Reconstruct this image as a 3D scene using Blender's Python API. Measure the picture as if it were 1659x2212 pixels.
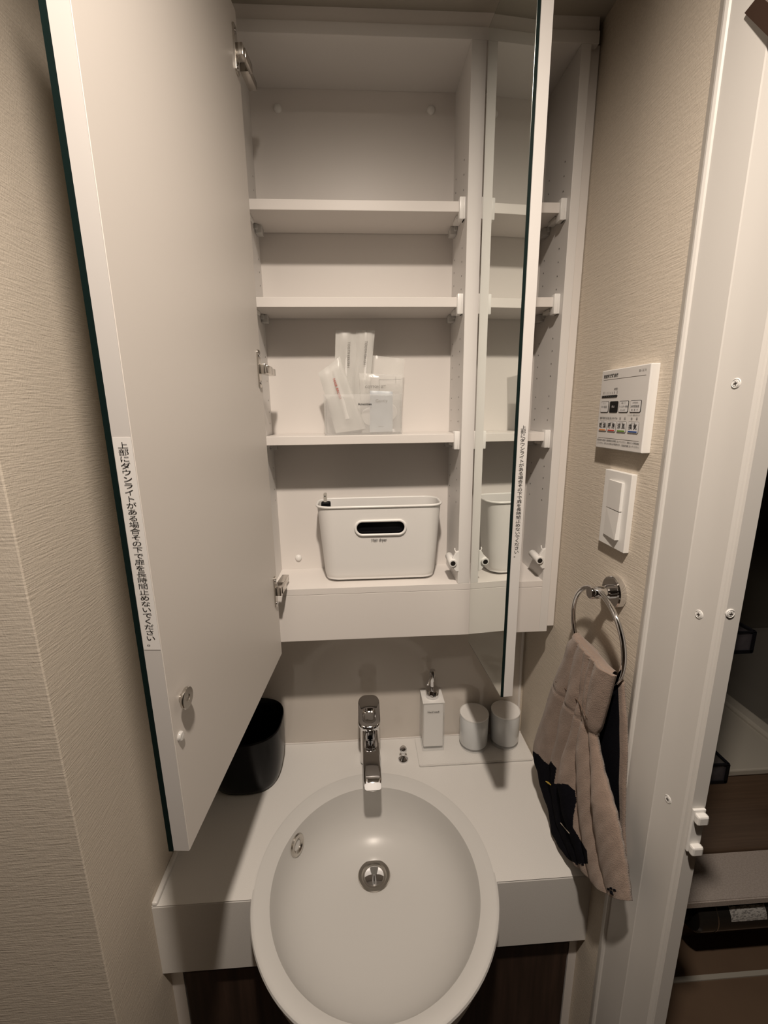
import bpy, bmesh, math, random
from mathutils import Vector, Matrix
for o in list(bpy.data.objects): bpy.data.objects.remove(o)
scene = bpy.context.scene
COL = scene.collection
random.seed(4)

# ------------------------------------------------------------------ camera
W, H, F = 1659.0, 2212.0, 941.6
CAM = Vector((-0.0433, -0.9695, 0.8243)); YAW, PITCH, ROLL = 0.0548, 0.2253, -0.0133
FW = Vector((math.sin(YAW)*math.cos(PITCH), math.cos(YAW)*math.cos(PITCH), -math.sin(PITCH)))
_rt = Vector((math.cos(YAW), -math.sin(YAW), 0)); _up = _rt.cross(FW)
RT = _rt*math.cos(ROLL) + _up*math.sin(ROLL); UP = _up*math.cos(ROLL) - _rt*math.sin(ROLL)
cam = bpy.data.cameras.new('camera'); camo = bpy.data.objects.new('camera', cam); COL.objects.link(camo)
cam.sensor_fit = 'HORIZONTAL'; cam.sensor_width = 36.0; cam.lens = 36.0*F/W
cam.clip_start = 0.01; cam.clip_end = 50
m = Matrix((RT, UP, -FW)).transposed().to_4x4(); m.translation = CAM
camo.matrix_world = m
scene.camera = camo
def at(u, v, ax, val):
    """point where the ray through photo pixel (u, v) meets the plane coordinate[ax] = val"""
    d = FW + RT*((u-W/2)/F) - UP*((v-H/2)/F)
    return CAM + d*((val-CAM[ax])/d[ax])

# ------------------------------------------------------------------ world, light, exposure
wd = bpy.data.worlds.new('world'); scene.world = wd; wd.use_nodes = True
wd.node_tree.nodes['Background'].inputs[0].default_value = (1.0, 0.85, 0.68, 1)
wd.node_tree.nodes['Background'].inputs[1].default_value = 0.02
LIGHT = Vector((-0.028, -0.94, 1.605))
ld = bpy.data.lights.new('downlight_lamp', 'SPOT'); ld.energy = 70.0; ld.color = (1.0, 0.865, 0.735)
ld.shadow_soft_size = 0.028; ld.spot_size = math.radians(153); ld.spot_blend = 0.90
lo = bpy.data.objects.new('downlight_lamp', ld); lo.location = LIGHT; COL.objects.link(lo)
vs = scene.view_settings
vs.view_transform = 'Standard'; vs.look = 'None'; vs.gamma = 1.0; vs.use_curve_mapping = False; vs.exposure = 0.0

# ------------------------------------------------------------------ materials
PALE = 0.96
def mat(name, col, rough=0.5, metal=0.0, bump=None, spec=0.5, alpha=1.0, coat=0.0, trans=0.0, sheen=0.0, emit=None, ior=1.45, vary=None):
    M = bpy.data.materials.new(name); M.use_nodes = True; nt = M.node_tree; b = nt.nodes['Principled BSDF']
    I = b.inputs
    if metal == 0 and max(col) > 0.4:                      # pale surfaces of the room, one common reflectance scale
        col = tuple(c*PALE for c in col)
        if vary: vary = (vary[0], tuple(c*PALE for c in vary[1]), *vary[2:])
    I['Base Color'].default_value = (*col, 1); I['Roughness'].default_value = rough; I['Metallic'].default_value = metal
    I['Specular IOR Level'].default_value = spec; I['Alpha'].default_value = alpha; I['Coat Weight'].default_value = coat
    I['Transmission Weight'].default_value = trans; I['IOR'].default_value = ior; I['Sheen Weight'].default_value = sheen
    if emit: I['Emission Color'].default_value = (*emit[0], 1); I['Emission Strength'].default_value = emit[1]
    tc = None
    def coords(scale):
        t = nt.nodes.new('ShaderNodeTexCoord'); mp = nt.nodes.new('ShaderNodeMapping')
        nt.links.new(t.outputs['Object'], mp.inputs['Vector']); mp.inputs['Scale'].default_value = scale
        return mp.outputs['Vector']
    if bump:
        prev = None
        for (scale, detail, strength, dist) in bump:
            n = nt.nodes.new('ShaderNodeTexNoise'); n.inputs['Scale'].default_value = 1.0; n.inputs['Detail'].default_value = detail
            nt.links.new(coords(scale), n.inputs['Vector'])
            bp = nt.nodes.new('ShaderNodeBump'); bp.inputs['Strength'].default_value = strength; bp.inputs['Distance'].default_value = dist
            nt.links.new(n.outputs['Fac'], bp.inputs['Height'])
            if prev: nt.links.new(prev, bp.inputs['Normal'])
            prev = bp.outputs['Normal']
        nt.links.new(prev, I['Normal'])
    if vary:
        scale, c2, detail, lo_, hi_ = vary
        n = nt.nodes.new('ShaderNodeTexNoise'); n.inputs['Scale'].default_value = 1.0; n.inputs['Detail'].default_value = detail
        nt.links.new(coords(scale), n.inputs['Vector'])
        r = nt.nodes.new('ShaderNodeValToRGB'); r.color_ramp.elements[0].position = lo_; r.color_ramp.elements[1].position = hi_
        r.color_ramp.elements[0].color = (*col, 1); r.color_ramp.elements[1].color = (*c2, 1)
        nt.links.new(n.outputs['Fac'], r.inputs['Fac']); nt.links.new(r.outputs['Color'], I['Base Color'])
    return M
MT = {}
MT['wallpaper'] = mat('woven_wallpaper', (0.68, 0.61, 0.52), 0.9, spec=0.15, bump=[((38, 38, 470), 1, 0.45, 0.0011), ((640, 640, 300), 2, 0.35, 0.0008)],
                      vary=((350, 350, 600), (0.61, 0.545, 0.46), 2, 0.35, 0.7))
MT['darkroom'] = mat('dark_bounce_absorbing_wall', (0.10, 0.075, 0.055), 0.6, vary=((60, 60, 3), (0.07, 0.05, 0.04), 3, 0.3, 0.7))  # unseen rear and side walls, coloured dark to cut bounce light
MT['plaster'] = mat('ceiling_paper', (0.42, 0.39, 0.34), 0.9, spec=0.1, bump=[((120, 120, 120), 3, 0.3, 0.001)])
MT['white'] = mat('white_laminate', (0.76, 0.725, 0.695), 0.38, spec=0.4)
MT['white_edge'] = mat('white_edge_band', (0.74, 0.72, 0.70), 0.42, spec=0.35)
MT['door_edge'] = mat('dimmed_white_door_edge', (0.63, 0.605, 0.585), 0.45, spec=0.3)  # white edge band with its colour darkened to offset the close lamp
MT['door_face'] = mat('greige_door_laminate', (0.69, 0.65, 0.61), 0.42, spec=0.35)
MT['plastic'] = mat('white_plastic', (0.83, 0.82, 0.80), 0.30)
MT['clear_clip'] = mat('clear_plastic_clip', (0.80, 0.79, 0.77), 0.15, alpha=0.55)
MT['splash'] = mat('glossy_splash_panel', (0.66, 0.61, 0.555), 0.09, spec=0.6)
MT['counter'] = mat('solid_surface_white', (0.73, 0.715, 0.69), 0.30, spec=0.45, vary=((900, 900, 900), (0.76, 0.745, 0.72), 1, 0.4, 0.6))
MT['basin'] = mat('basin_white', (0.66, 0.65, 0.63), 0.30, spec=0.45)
MT['chrome'] = mat('chrome', (0.78, 0.78, 0.79), 0.05, 1.0)
MT['steel'] = mat('nickel_steel', (0.60, 0.57, 0.53), 0.22, 1.0)
MT['prong'] = mat('nickel_prong', (0.85, 0.82, 0.76), 0.45, 0.8)
MT['brushed'] = mat('brushed_steel', (0.50, 0.47, 0.43), 0.28, 1.0)
MT['mirror'] = mat('mirror_glass', (0.86, 0.89, 0.86), 0.0, 1.0)
MT['mirror_edge'] = mat('mirror_glass_edge', (0.006, 0.014, 0.013), 0.35, spec=0.3)
MT['black'] = mat('black_plastic', (0.004, 0.004, 0.005), 0.25, spec=0.25)
MT['blackhole'] = mat('dark_drilled_hole', (0.05, 0.04, 0.035), 0.8)
MT['ink'] = mat('black_ink', (0.015, 0.014, 0.013), 0.6, spec=0.2)
MT['greyink'] = mat('grey_ink', (0.20, 0.19, 0.18), 0.6, spec=0.2)
MT['redink'] = mat('red_ink', (0.45, 0.05, 0.03), 0.6, spec=0.2)
MT['wood'] = mat('dark_walnut_laminate', (0.030, 0.018, 0.013), 0.5, spec=0.3, vary=((70, 70, 4), (0.075, 0.045, 0.032), 4, 0.35, 0.75))
MT['basket'] = mat('matt_white_basket_plastic', (0.80, 0.785, 0.765), 0.45)
MT['paperlabel'] = mat('white_label_paper', (0.82, 0.80, 0.78), 0.5)
MT['cup'] = mat('pearl_grey_cup_lining', (0.66, 0.68, 0.69), 0.25, coat=0.5)
MT['clear'] = mat('clear_acrylic', (0.93, 0.94, 0.94), 0.04, alpha=0.22, spec=0.6)
MT['frost'] = mat('frosted_plastic', (0.86, 0.85, 0.83), 0.3, alpha=0.22)
MT['sachet'] = mat('milky_sachet_film', (0.84, 0.83, 0.80), 0.28, alpha=0.55)
MT['film'] = mat('clear_wrinkled_film', (0.86, 0.85, 0.82), 0.2, alpha=0.30, bump=[((60, 60, 40), 2, 0.5, 0.003)])
MT['bluesachet'] = mat('blue_grey_sachet', (0.50, 0.53, 0.56), 0.4)
MT['towel'] = mat('taupe_towelling', (0.265, 0.200, 0.163), 1.0, spec=0.05, sheen=0.25, bump=[((700, 700, 700), 2, 0.6, 0.002), ((120, 120, 120), 2, 0.3, 0.002)],
                  vary=((35, 35, 35), (0.31, 0.236, 0.194), 3, 0.35, 0.7))
MT['towel_black'] = mat('black_towelling', (0.008, 0.008, 0.011), 1.0, spec=0.03, bump=[((700, 700, 700), 2, 0.5, 0.002)])
MT['stitch'] = mat('taupe_stitching', (0.16, 0.115, 0.09), 1.0, spec=0.0)
MT['thread'] = mat('pale_thread', (0.5, 0.45, 0.38), 0.8)
MT['yellow'] = mat('yellow_embroidery', (0.55, 0.38, 0.06), 0.9)
MT['frame'] = mat('bath_door_frame_resin', (0.72, 0.70, 0.67), 0.33, spec=0.45)
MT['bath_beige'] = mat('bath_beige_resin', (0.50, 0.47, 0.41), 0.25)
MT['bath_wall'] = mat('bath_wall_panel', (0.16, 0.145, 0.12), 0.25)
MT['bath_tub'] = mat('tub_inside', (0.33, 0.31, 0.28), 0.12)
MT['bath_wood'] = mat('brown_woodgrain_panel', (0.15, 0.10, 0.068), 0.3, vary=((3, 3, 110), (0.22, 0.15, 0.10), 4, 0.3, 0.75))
MT['bath_counter'] = mat('stone_pattern_counter', (0.50, 0.44, 0.40), 0.4, vary=((250, 250, 250), (0.58, 0.52, 0.48), 2, 0.4, 0.6))
MT['smoke'] = mat('smoked_acrylic', (0.05, 0.045, 0.05), 0.1, alpha=0.55)
MT['darkgloss'] = mat('black_glossy_cover', (0.02, 0.018, 0.016), 0.08)
MT['silverlabel'] = mat('silver_caution_label', (0.55, 0.54, 0.52), 0.4, vary=((120, 120, 420), (0.25, 0.245, 0.24), 1, 0.5, 0.56))
MT['brownboard'] = mat('brown_resin_board', (0.06, 0.035, 0.025), 0.3)
MT['floor'] = mat('brown_vinyl_floor', (0.10, 0.07, 0.05), 0.4, vary=((8, 90, 8), (0.07, 0.05, 0.035), 3, 0.3, 0.7))
for n, c in dict(orange=(0.75, 0.28, 0.08), red=(0.55, 0.05, 0.03), green=(0.14, 0.28, 0.03), blue=(0.02, 0.07, 0.28)).items():
    MT[n] = mat(n + '_print', c, 0.5)
MT['button'] = mat('pale_button', (0.74, 0.73, 0.73), 0.35)
MT['panelface'] = mat('pale_grey_face', (0.72, 0.70, 0.68), 0.35)
MT['lens'] = mat('lit_lamp_lens', (0.9, 0.9, 0.9), 0.4, emit=((1, 0.83, 0.65), 6.0))

# ------------------------------------------------------------------ builders
def tag(o, label=None, cat=None, group=None, kind=None):
    if label: o['label'] = label
    if cat: o['category'] = cat
    if group: o['group'] = group
    if kind: o['kind'] = kind
    return o
def thing(name, loc, label, cat, group=None, rz=0.0):
    o = bpy.data.objects.new(name, None); COL.objects.link(o); o.empty_display_size = 0.05
    o.location = loc; o.rotation_euler = (0, 0, rz)
    return tag(o, label, cat, group)
def wm(o):
    M_ = Matrix.Translation(o.location) @ o.rotation_euler.to_matrix().to_4x4()
    if o.parent: M_ = wm(o.parent) @ o.matrix_parent_inverse @ M_
    return M_
def link(name, me, material, parent=None, local=False, smooth=None):
    """mesh in world coordinates (or in the parent's own coordinates with local=True)"""
    o = bpy.data.objects.new(name, me); COL.objects.link(o)
    for mm in (material if isinstance(material, (list, tuple)) else [material]): me.materials.append(MT[mm])
    if parent:
        o.parent = parent
        if not local: o.matrix_parent_inverse = wm(parent).inverted()
    if smooth is not None:
        for p_ in me.polygons: p_.use_smooth = True
        if smooth < 180: me.set_sharp_from_angle(angle=math.radians(smooth))
    return o
def from_bm(bm, name):
    me = bpy.data.meshes.new(name); bmesh.ops.recalc_face_normals(bm, faces=bm.faces); bm.to_mesh(me); bm.free(); return me
def bm_box(bm, x0, x1, y0, y1, z0, z1, bev=0.0, seg=2):
    r = bmesh.ops.create_cube(bm, size=1.0)
    vs_ = r['verts']
    for v in vs_: v.co = Vector(((x0+x1)/2 + v.co.x*(x1-x0), (y0+y1)/2 + v.co.y*(y1-y0), (z0+z1)/2 + v.co.z*(z1-z0)))
    if bev > 0:
        es = list({e for v in vs_ for e in v.link_edges})
        bmesh.ops.bevel(bm, geom=es, offset=bev, segments=seg, affect='EDGES', profile=0.5, clamp_overlap=True)
def box(name, x0, x1, y0, y1, z0, z1, material, parent=None, bev=0.0, local=False, seg=2):
    bm = bmesh.new(); bm_box(bm, min(x0, x1), max(x0, x1), min(y0, y1), max(y0, y1), min(z0, z1), max(z0, z1), bev, seg)
    return link(name, from_bm(bm, name), material, parent, local, None)
def loft(rings, closed=True, cap0=False, cap1=False):
    """rings: list of equal-length point lists"""
    n = len(rings[0]); V = [Vector(p_) for r in rings for p_ in r]; Fc = []
    for i in range(len(rings)-1):
        for j in range(n if closed else n-1):
            k = (j+1) % n
            Fc.append((i*n+j, i*n+k, (i+1)*n+k, (i+1)*n+j))
    if cap0: Fc.append(tuple(reversed(range(n))))
    if cap1: Fc.append(tuple(range((len(rings)-1)*n, len(rings)*n)))
    return V, Fc
def mesh_vf(name, V, Fc, recalc=True):
    me = bpy.data.meshes.new(name); me.from_pydata([tuple(v) for v in V], [], Fc); me.update()
    if recalc:
        bm = bmesh.new(); bm.from_mesh(me); bmesh.ops.recalc_face_normals(bm, faces=bm.faces); bm.to_mesh(me); bm.free()
    return me
def lathe(name, prof, origin, axis, material, parent=None, seg=32, smooth=35, local=False):
    """prof [(r, h)], turned around axis through origin"""
    ax = Vector(axis).normalized(); t = Vector((0, 0, 1)) if abs(ax.z) < 0.9 else Vector((1, 0, 0))
    e1 = ax.cross(t).normalized(); e2 = ax.cross(e1); O = Vector(origin)
    rings = [[O + ax*h + (e1*math.cos(2*math.pi*j/seg) + e2*math.sin(2*math.pi*j/seg))*max(r, 1e-5) for j in range(seg)] for r, h in prof]
    V, Fc = loft(rings, True, True, True)
    return link(name, mesh_vf(name, V, Fc), material, parent, local, smooth)
def tube(name, pts, r, material, parent=None, seg=12, closed=False, local=False):
    P_ = [Vector(p_) for p_ in pts]; n = len(P_); rings = []
    up = None
    for i in range(n):
        a = P_[(i-1) % n] if (closed or i > 0) else P_[i]; b = P_[(i+1) % n] if (closed or i < n-1) else P_[i]
        d = (b-a).normalized()
        if up is None: up = d.orthogonal().normalized()
        up = (up - d*up.dot(d)).normalized(); s = d.cross(up)
        rr = r[i] if isinstance(r, (list, tuple)) else r
        rings.append([P_[i] + (up*math.cos(2*math.pi*j/seg) + s*math.sin(2*math.pi*j/seg))*rr for j in range(seg)])
    if closed: rings.append(rings[0])
    V, Fc = loft(rings, True, not closed, not closed)
    me = mesh_vf(name, V, Fc)
    if closed:
        bm = bmesh.new(); bm.from_mesh(me); bmesh.ops.remove_doubles(bm, verts=bm.verts, dist=1e-6); bm.to_mesh(me); bm.free()
    return link(name, me, material, parent, local, 50)
def prism(name, poly, to3, h0, h1, material, parent=None, bev=0.0, local=False, smooth=35):
    """poly [(a, b)] extruded from h0 to h1; to3(a, b, h) gives the point"""
    n = len(poly); V = [to3(a, b, h0) for a, b in poly] + [to3(a, b, h1) for a, b in poly]
    Fc = [tuple(range(n-1, -1, -1)), tuple(range(n, 2*n))] + [(j, (j+1) % n, n+(j+1) % n, n+j) for j in range(n)]
    me = mesh_vf(name, V, Fc)
    if bev:
        bm = bmesh.new(); bm.from_mesh(me)
        es = [e for e in bm.edges if len(e.link_faces) == 2 and any(len(f.verts) > 4 or n == 4 for f in e.link_faces) and e.calc_face_angle(0) > 0.6]
        bmesh.ops.bevel(bm, geom=es, offset=bev, segments=2, affect='EDGES'); bm.to_mesh(me); bm.free()
    return link(name, me, material, parent, local, smooth)
def rrect(w, h, r, n=6, cx=0.0, cy=0.0):
    out = []
    for qx, qy, a0 in ((1, 1, 0), (-1, 1, 90), (-1, -1, 180), (1, -1, 270)):
        for i in range(n+1):
            a = math.radians(a0 + 90*i/n)
            out.append((cx + qx*(w/2-r) + r*math.cos(a), cy + qy*(h/2-r) + r*math.sin(a)))
    return out
XYZ = lambda a, b, h: Vector((a, b, h))
FRONT = lambda a, b, h: Vector((a, h, b))          # polygon in x-z, extruded along y
SIDE = lambda a, b, h: Vector((h, a, b))           # polygon in y-z, extruded along x
def text(body, size, origin, right, up, material, parent=None, name='lettering', ax='CENTER', ay='CENTER', line=1.0, local=False, xs=1.0, bold=0.0, lift=0.0002):
    cu = bpy.data.curves.new(name, 'FONT'); cu.body = body; cu.size = size; cu.align_x = ax; cu.align_y = ay; cu.space_line = line
    cu.resolution_u = 2; cu.offset = bold
    ob = bpy.data.objects.new(name, cu); COL.objects.link(ob)
    dg = bpy.context.evaluated_depsgraph_get(); dg.update()
    me = bpy.data.meshes.new_from_object(ob.evaluated_get(dg)); bpy.data.objects.remove(ob)
    r = Vector(right).normalized(); u = Vector(up).normalized(); n = r.cross(u); O = Vector(origin) + n*lift
    for v in me.vertices: v.co = O + r*(v.co.x*xs) + u*v.co.y
    me.materials.clear()
    return link(name, me, material, parent, local)
def struct(o): o['kind'] = 'structure'; return o

# ------------------------------------------------------------------ main measures (metres, z = 0 is the counter top)
XL, XR = -0.4201, 0.3609
YF, HA = -0.3675, 0.16
DC, DB, DS = 0.1555, 0.039, 0.137
ZB, ZS, ZT = 0.3722, 0.4717, 0.4855
XA, XB, XC = -0.2216, 0.1478, 0.3233
Z1, Z2, Z3, TH = 1.1726, 1.0219, 0.7821, 0.016
ZTOP = 1.3866
ZFLOOR, ZCEIL = -0.79, 1.64
YBACK, XFAR = -2.6, -1.9        # unseen room behind and beside the camera, enlarged to swallow bounce light
YCOR = -0.49                      # outer corner of the left wall
YO0, YO1 = -0.546, -1.22          # bath door opening along the right wall
XBATH = 0.3755                    # inner edge of the bath door frame

# ------------------------------------------------------------------ the room shell
struct(box('floor', XFAR, XR, YBACK, 0.0, ZFLOOR-0.05, ZFLOOR, 'floor'))
struct(box('ceiling', XFAR-0.1, XR+0.012, YBACK-0.1, 0.1, ZCEIL, ZCEIL+0.05, 'plaster'))
struct(box('wall_back', XL-0.02, XR+0.012, 0.0, 0.08, ZFLOOR, ZCEIL, 'wallpaper'))
struct(box('wall_left', XFAR, XL, YCOR, 0.06, ZFLOOR, ZCEIL, 'wallpaper', bev=0.0015))
struct(box('wall_side', XFAR-0.08, XFAR, YBACK, YCOR, ZFLOOR, ZCEIL, 'darkroom'))
struct(box('wall_rear', XFAR, XR, YBACK-0.08, YBACK, ZFLOOR, ZCEIL, 'darkroom'))
struct(box('wall_right', XR, XR+0.012, -0.425, 0.0, ZFLOOR, ZCEIL, 'wallpaper'))
struct(box('wall_entry', XR, XR+0.012, YBACK, YO1, ZFLOOR, ZCEIL, 'wallpaper'))
struct(box('wall_lintel', XR, XR+0.012, YO1, -0.425, 1.36, ZCEIL, 'wallpaper'))
struct(box('trim_1', XL, XR, -0.235, -0.004, 1.424, ZCEIL, 'plaster'))      # dropped soffit over the cabinet
# glossy panel between counter and cabinet
struct(box('wall_splashback', XL, XR-0.012, -0.003, 0.0, -0.01, ZB+0.05, 'splash'))
struct(box('trim_2', XR-0.012, XR-0.006, -0.005, 0.0, -0.005, ZB+0.05, 'white', bev=0.001))

# bath door frame: profile in (y, x) drawn upwards
prof = [(-0.408, 0.362), (-0.410, 0.3585), (-0.428, 0.3500), (-0.4305, 0.3478), (-0.4335, 0.3474), (-0.4365, 0.3488), (-0.438, 0.3505), (-0.4915, 0.3505), (-0.493, 0.3512),
        (-0.505, 0.3540), (-0.520, 0.3556), (-0.536, 0.3558), (-0.5395, 0.3570), (-0.5405, 0.3610), (-0.5425, 0.3610), (-0.5430, 0.3575), (-0.546, 0.3580), (-0.5462, 0.3755), (-0.44, 0.3757), (-0.43, 0.3757)]
fr = struct(prism('door_1', prof, lambda a, b, h: Vector((b, a, h)), ZFLOOR, 1.36, 'frame', smooth=9))
fr2 = struct(box('trim_3', 0.3475, XBATH, YO1-0.05, -0.41, 1.30, 1.36, 'frame', bev=0.004))
struct(box('trim_4', 0.3475, XBATH, YO1-0.06, YO1, ZFLOOR, 1.30, 'frame', bev=0.004))
def screw(u, v, ax, val, nrm, parent):
    c = at(u, v, ax, val); n = Vector(nrm).normalized()
    s = lathe('screw', [(0.0052, -0.001), (0.0054, 0.0006), (0.0046, 0.0012), (0.0040, 0.0003), (0.0034, 0.0012), (0.0, 0.0013)], c, n, 'plastic', parent, 18)
    t1 = n.cross(Vector((0, 0.3, 1))).normalized(); t2 = n.cross(t1)
    for a, b in ((t1, t2), (t2, t1)):
        q = [c + n*0.0016 + a*(sa*0.0021) + b*(sb*0.0005) for sa, sb in ((-1, -1), (1, -1), (1, 1), (-1, 1))]
        link('slot', mesh_vf('slot', q, [(0, 1, 2, 3)], False), 'blackhole', s)
for u, v in ((1591, 828), (1511, 1327), (1444, 1726)): screw(u, v, 0, 0.3552, (-1, -0.15, 0), fr)
screw(1577, 1325, 1, -0.5462, (0, -1, 0), fr)
# white door catch on the inner jamb
cz = at(1497, 1790, 1, -0.546).z
ct = box('catch_plate', 0.3585, 0.3748, -0.5495, -0.546, cz-0.032, cz+0.032, 'plastic', fr, 0.001)
for dz in (-0.025, 0.022):
    box('catch_lug', 0.3595, 0.3740, -0.557, -0.5490, cz+dz-0.007, cz+dz+0.007, 'plastic', ct, 0.0025)
# dark angular wedge high on the frame
c0, c1_, c2_ = at(1608, 28, 0, 0.348), at(1664, 84, 0, 0.3462), at(1640, -12, 0, 0.3455)
bk = thing('dark_wedge', (0.348, -0.46, 1.17), 'dark angular wedge high on the white bath door frame', 'bracket')
V = [c0, c1_, c2_]; back = [Vector((0.352, p_.y, p_.z)) for p_ in V]
c3 = c1_ + (c2_ - c0)
V = [c0, c1_, c3, c2_]; back = [Vector((0.3515, p_.y, p_.z)) for p_ in V]; V[0] = V[0] + Vector((-0.0, 0, 0))
link('arm', mesh_vf('arm', V + back, [(0, 1, 2, 3), (7, 6, 5, 4), (0, 4, 5, 1), (1, 5, 6, 2), (2, 6, 7, 3), (3, 7, 4, 0)]), 'brownboard', bk)

# ------------------------------------------------------------------ bath room beyond the frame
YB = 0.03; ZR = -0.1925; ZC = -0.488; XE = 2.0; BF = -0.82
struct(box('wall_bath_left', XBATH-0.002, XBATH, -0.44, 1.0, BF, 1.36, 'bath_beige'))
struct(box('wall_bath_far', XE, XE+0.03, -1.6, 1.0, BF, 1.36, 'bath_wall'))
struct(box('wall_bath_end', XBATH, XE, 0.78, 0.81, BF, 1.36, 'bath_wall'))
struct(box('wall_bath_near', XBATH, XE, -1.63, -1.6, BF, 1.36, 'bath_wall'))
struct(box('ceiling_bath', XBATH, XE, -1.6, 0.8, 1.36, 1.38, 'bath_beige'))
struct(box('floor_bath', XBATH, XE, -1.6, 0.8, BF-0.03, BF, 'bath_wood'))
tb = thing('bathtub', (1.3, 0.3, BF), 'beige bathtub with brown wood-grain apron in the dim bath room', 'bathtub')
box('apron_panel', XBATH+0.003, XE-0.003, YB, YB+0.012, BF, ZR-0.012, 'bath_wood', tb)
xw = 1.245
box('deck', XBATH+0.003, xw-0.03, YB-0.004, 0.775, ZR-0.02, ZR, 'bath_beige', tb, 0.004)
box('front_rim', xw-0.03, XE-0.003, YB-0.004, YB+0.06, ZR-0.02, ZR, 'bath_beige', tb, 0.004)
box('well_lip', xw-0.03, xw+0.02, YB+0.03, 0.775, ZR-0.02, ZR+0.012, 'bath_beige', tb, 0.008)
box('well_wall', xw+0.0, xw+0.02, YB+0.05, 0.775, ZR-0.45, ZR, 'bath_tub', tb)
box('well_bottom', xw+0.02, XE-0.003, YB+0.06, 0.775, ZR-0.46, ZR-0.44, 'bath_tub', tb)
box('well_back', xw+0.02, XE-0.003, 0.74, 0.775, ZR-0.44, ZR+0.02, 'bath_tub', tb)
struct(box('trim_5', XBATH, XE, 0.772, 0.78, 0.62, 0.63, 'brownboard'))
# washing counter fixed to the apron
pb = [at(1480, 1840, 2, ZC), at(1646, 1815, 2, ZC), at(1662, 1826, 2, ZC)]
yf = at(1500, 1950, 2, ZC).y
xr_ = 1.26
poly = [(XBATH+0.03, yf), (xr_, yf), (xr_, YB-0.03), (xr_-0.035, YB-0.003), (XBATH+0.03, YB-0.003)]
cb = thing('bath_counter', (0.9, -0.05, ZC-0.022), 'speckled beige shelf board fixed above the shower mixer', 'shelf')
prism('board', poly, XYZ, ZC-0.022, ZC, 'bath_counter', cb, bev=0.003)
# shower mixer under the counter
zm = ZC - 0.10; ym = YB - 0.065
mx = thing('shower_mixer', (0.95, ym, zm-0.06), 'black glossy shower mixer housing with silver caution label under the counter', 'mixer')
def mixring(x, s=1.0): return [Vector((x, ym + s*0.062*math.cos(a), zm + s*0.062*math.sin(a))) for a in [2*math.pi*j/40 for j in range(40)]]
x0m = at(1500, 2030, 1, ym-0.05).x
V, Fc = loft([mixring(x0m, 0.92), mixring(x0m+0.006, 1.0), mixring(1.235, 1.0), mixring(1.24, 0.93)], True, True, True)
link('housing', mesh_vf('housing', V, Fc), 'darkgloss', mx, smooth=35)
V, Fc = loft([mixring(x0m+0.050, 1.012), mixring(x0m+0.053, 1.012)], True, True, True); link('trim_ring', mesh_vf('trim_ring', V, Fc), 'steel', mx)
lathe('end_knob', [(0.030, 0), (0.034, 0.004), (0.034, 0.018), (0.028, 0.024), (0, 0.024)], (x0m, ym, zm), (-1, 0, 0), 'black', mx, 28)
box('wall_bracket', x0m+0.10, x0m+0.30, YB-0.03, YB-0.001, zm+0.02, zm+0.075, 'black', mx, 0.01)
lab = []
for (a_, x_) in ((math.radians(180-52), 0), (math.radians(180-12), 0)): lab.append(a_)
xl0 = at(1567, 2010, 1, ym-0.05).x; xl1 = xl0 + 0.105
rr = []
for i in range(9):
    a_ = lab[0] + (lab[1]-lab[0])*i/8
    rr.append([Vector((x_, ym + 0.0628*math.cos(a_), zm + 0.0628*math.sin(a_))) for x_ in (xl0, xl1)])
V, Fc = loft(rr, False); lb = link('caution_label', mesh_vf('caution_label', V, Fc, False), 'silverlabel', mx)
rr = []
for i in range(3):
    a_ = lab[0] + (lab[1]-lab[0])*(0.02+0.07*i)
    rr.append([Vector((x_, ym + 0.0631*math.cos(a_), zm + 0.0631*math.sin(a_))) for x_ in (xl0+0.002, xl1-0.002)])
V, Fc = loft(rr, False); link('label_band', mesh_vf('label_band', V, Fc, False), 'ink', lb)
yt_ = at(1500, 2115, 2, BF).y
struct(box('trim_6', XBATH, XE, yt_-0.006, yt_+0.006, BF, BF+0.004, 'bath_beige'))
# smoked racks and brown board on the bath side wall
def rack(u_fr, v_fr, xr2, label, grp='smoked racks on the bath wall'):
    dx = xr2
    f = at(u_fr, v_fr, 0, dx)
    t = thing('bath_rack', (XBATH+0.03, f.y, f.z), label, 'rack', grp)
    y0, y1, z0, z1 = f.y, f.y+0.085, f.z, f.z+0.030
    box('bottom_plate', XBATH, dx, y0, y1, z0, z0+0.002, 'smoke', t)
    box('front_plate', XBATH, dx, y0, y0+0.002, z0, z1, 'smoke', t)
    box('end_plate', dx-0.002, dx, y0, y1, z0, z1, 'smoke', t)
    for nm, a in (('edge_strip', ((XBATH, dx, y0-0.001, y0+0.003, z0-0.001, z0+0.004))), ('edge_strip', (XBATH, dx, y0-0.001, y0+0.002, z1-0.001, z1+0.001)),
                  ('edge_strip', (dx-0.004, dx+0.001, y0-0.001, y0+0.003, z0, z1)), ('edge_strip', (dx-0.003, dx+0.001, y0, y1, z1-0.001, z1+0.001)), ('edge_strip', (dx-0.003, dx+0.001, y1-0.002, y1, z0, z1))):
        box(nm, *a, 'black', t)
rack(1624, 1409, 0.475, 'smoked acrylic rack with black edges above the tub rim')
rack(1568, 1690, 0.462, 'smoked acrylic rack with black edges below the brown board')
b0 = at(1555, 1545, 1, -0.36); b1 = at(1545, 1665, 1, -0.36)
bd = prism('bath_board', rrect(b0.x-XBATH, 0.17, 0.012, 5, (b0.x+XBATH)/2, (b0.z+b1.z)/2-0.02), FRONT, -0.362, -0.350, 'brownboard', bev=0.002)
tag(bd, 'dark brown upright board with rounded corner above the lower smoked rack', 'board')

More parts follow.
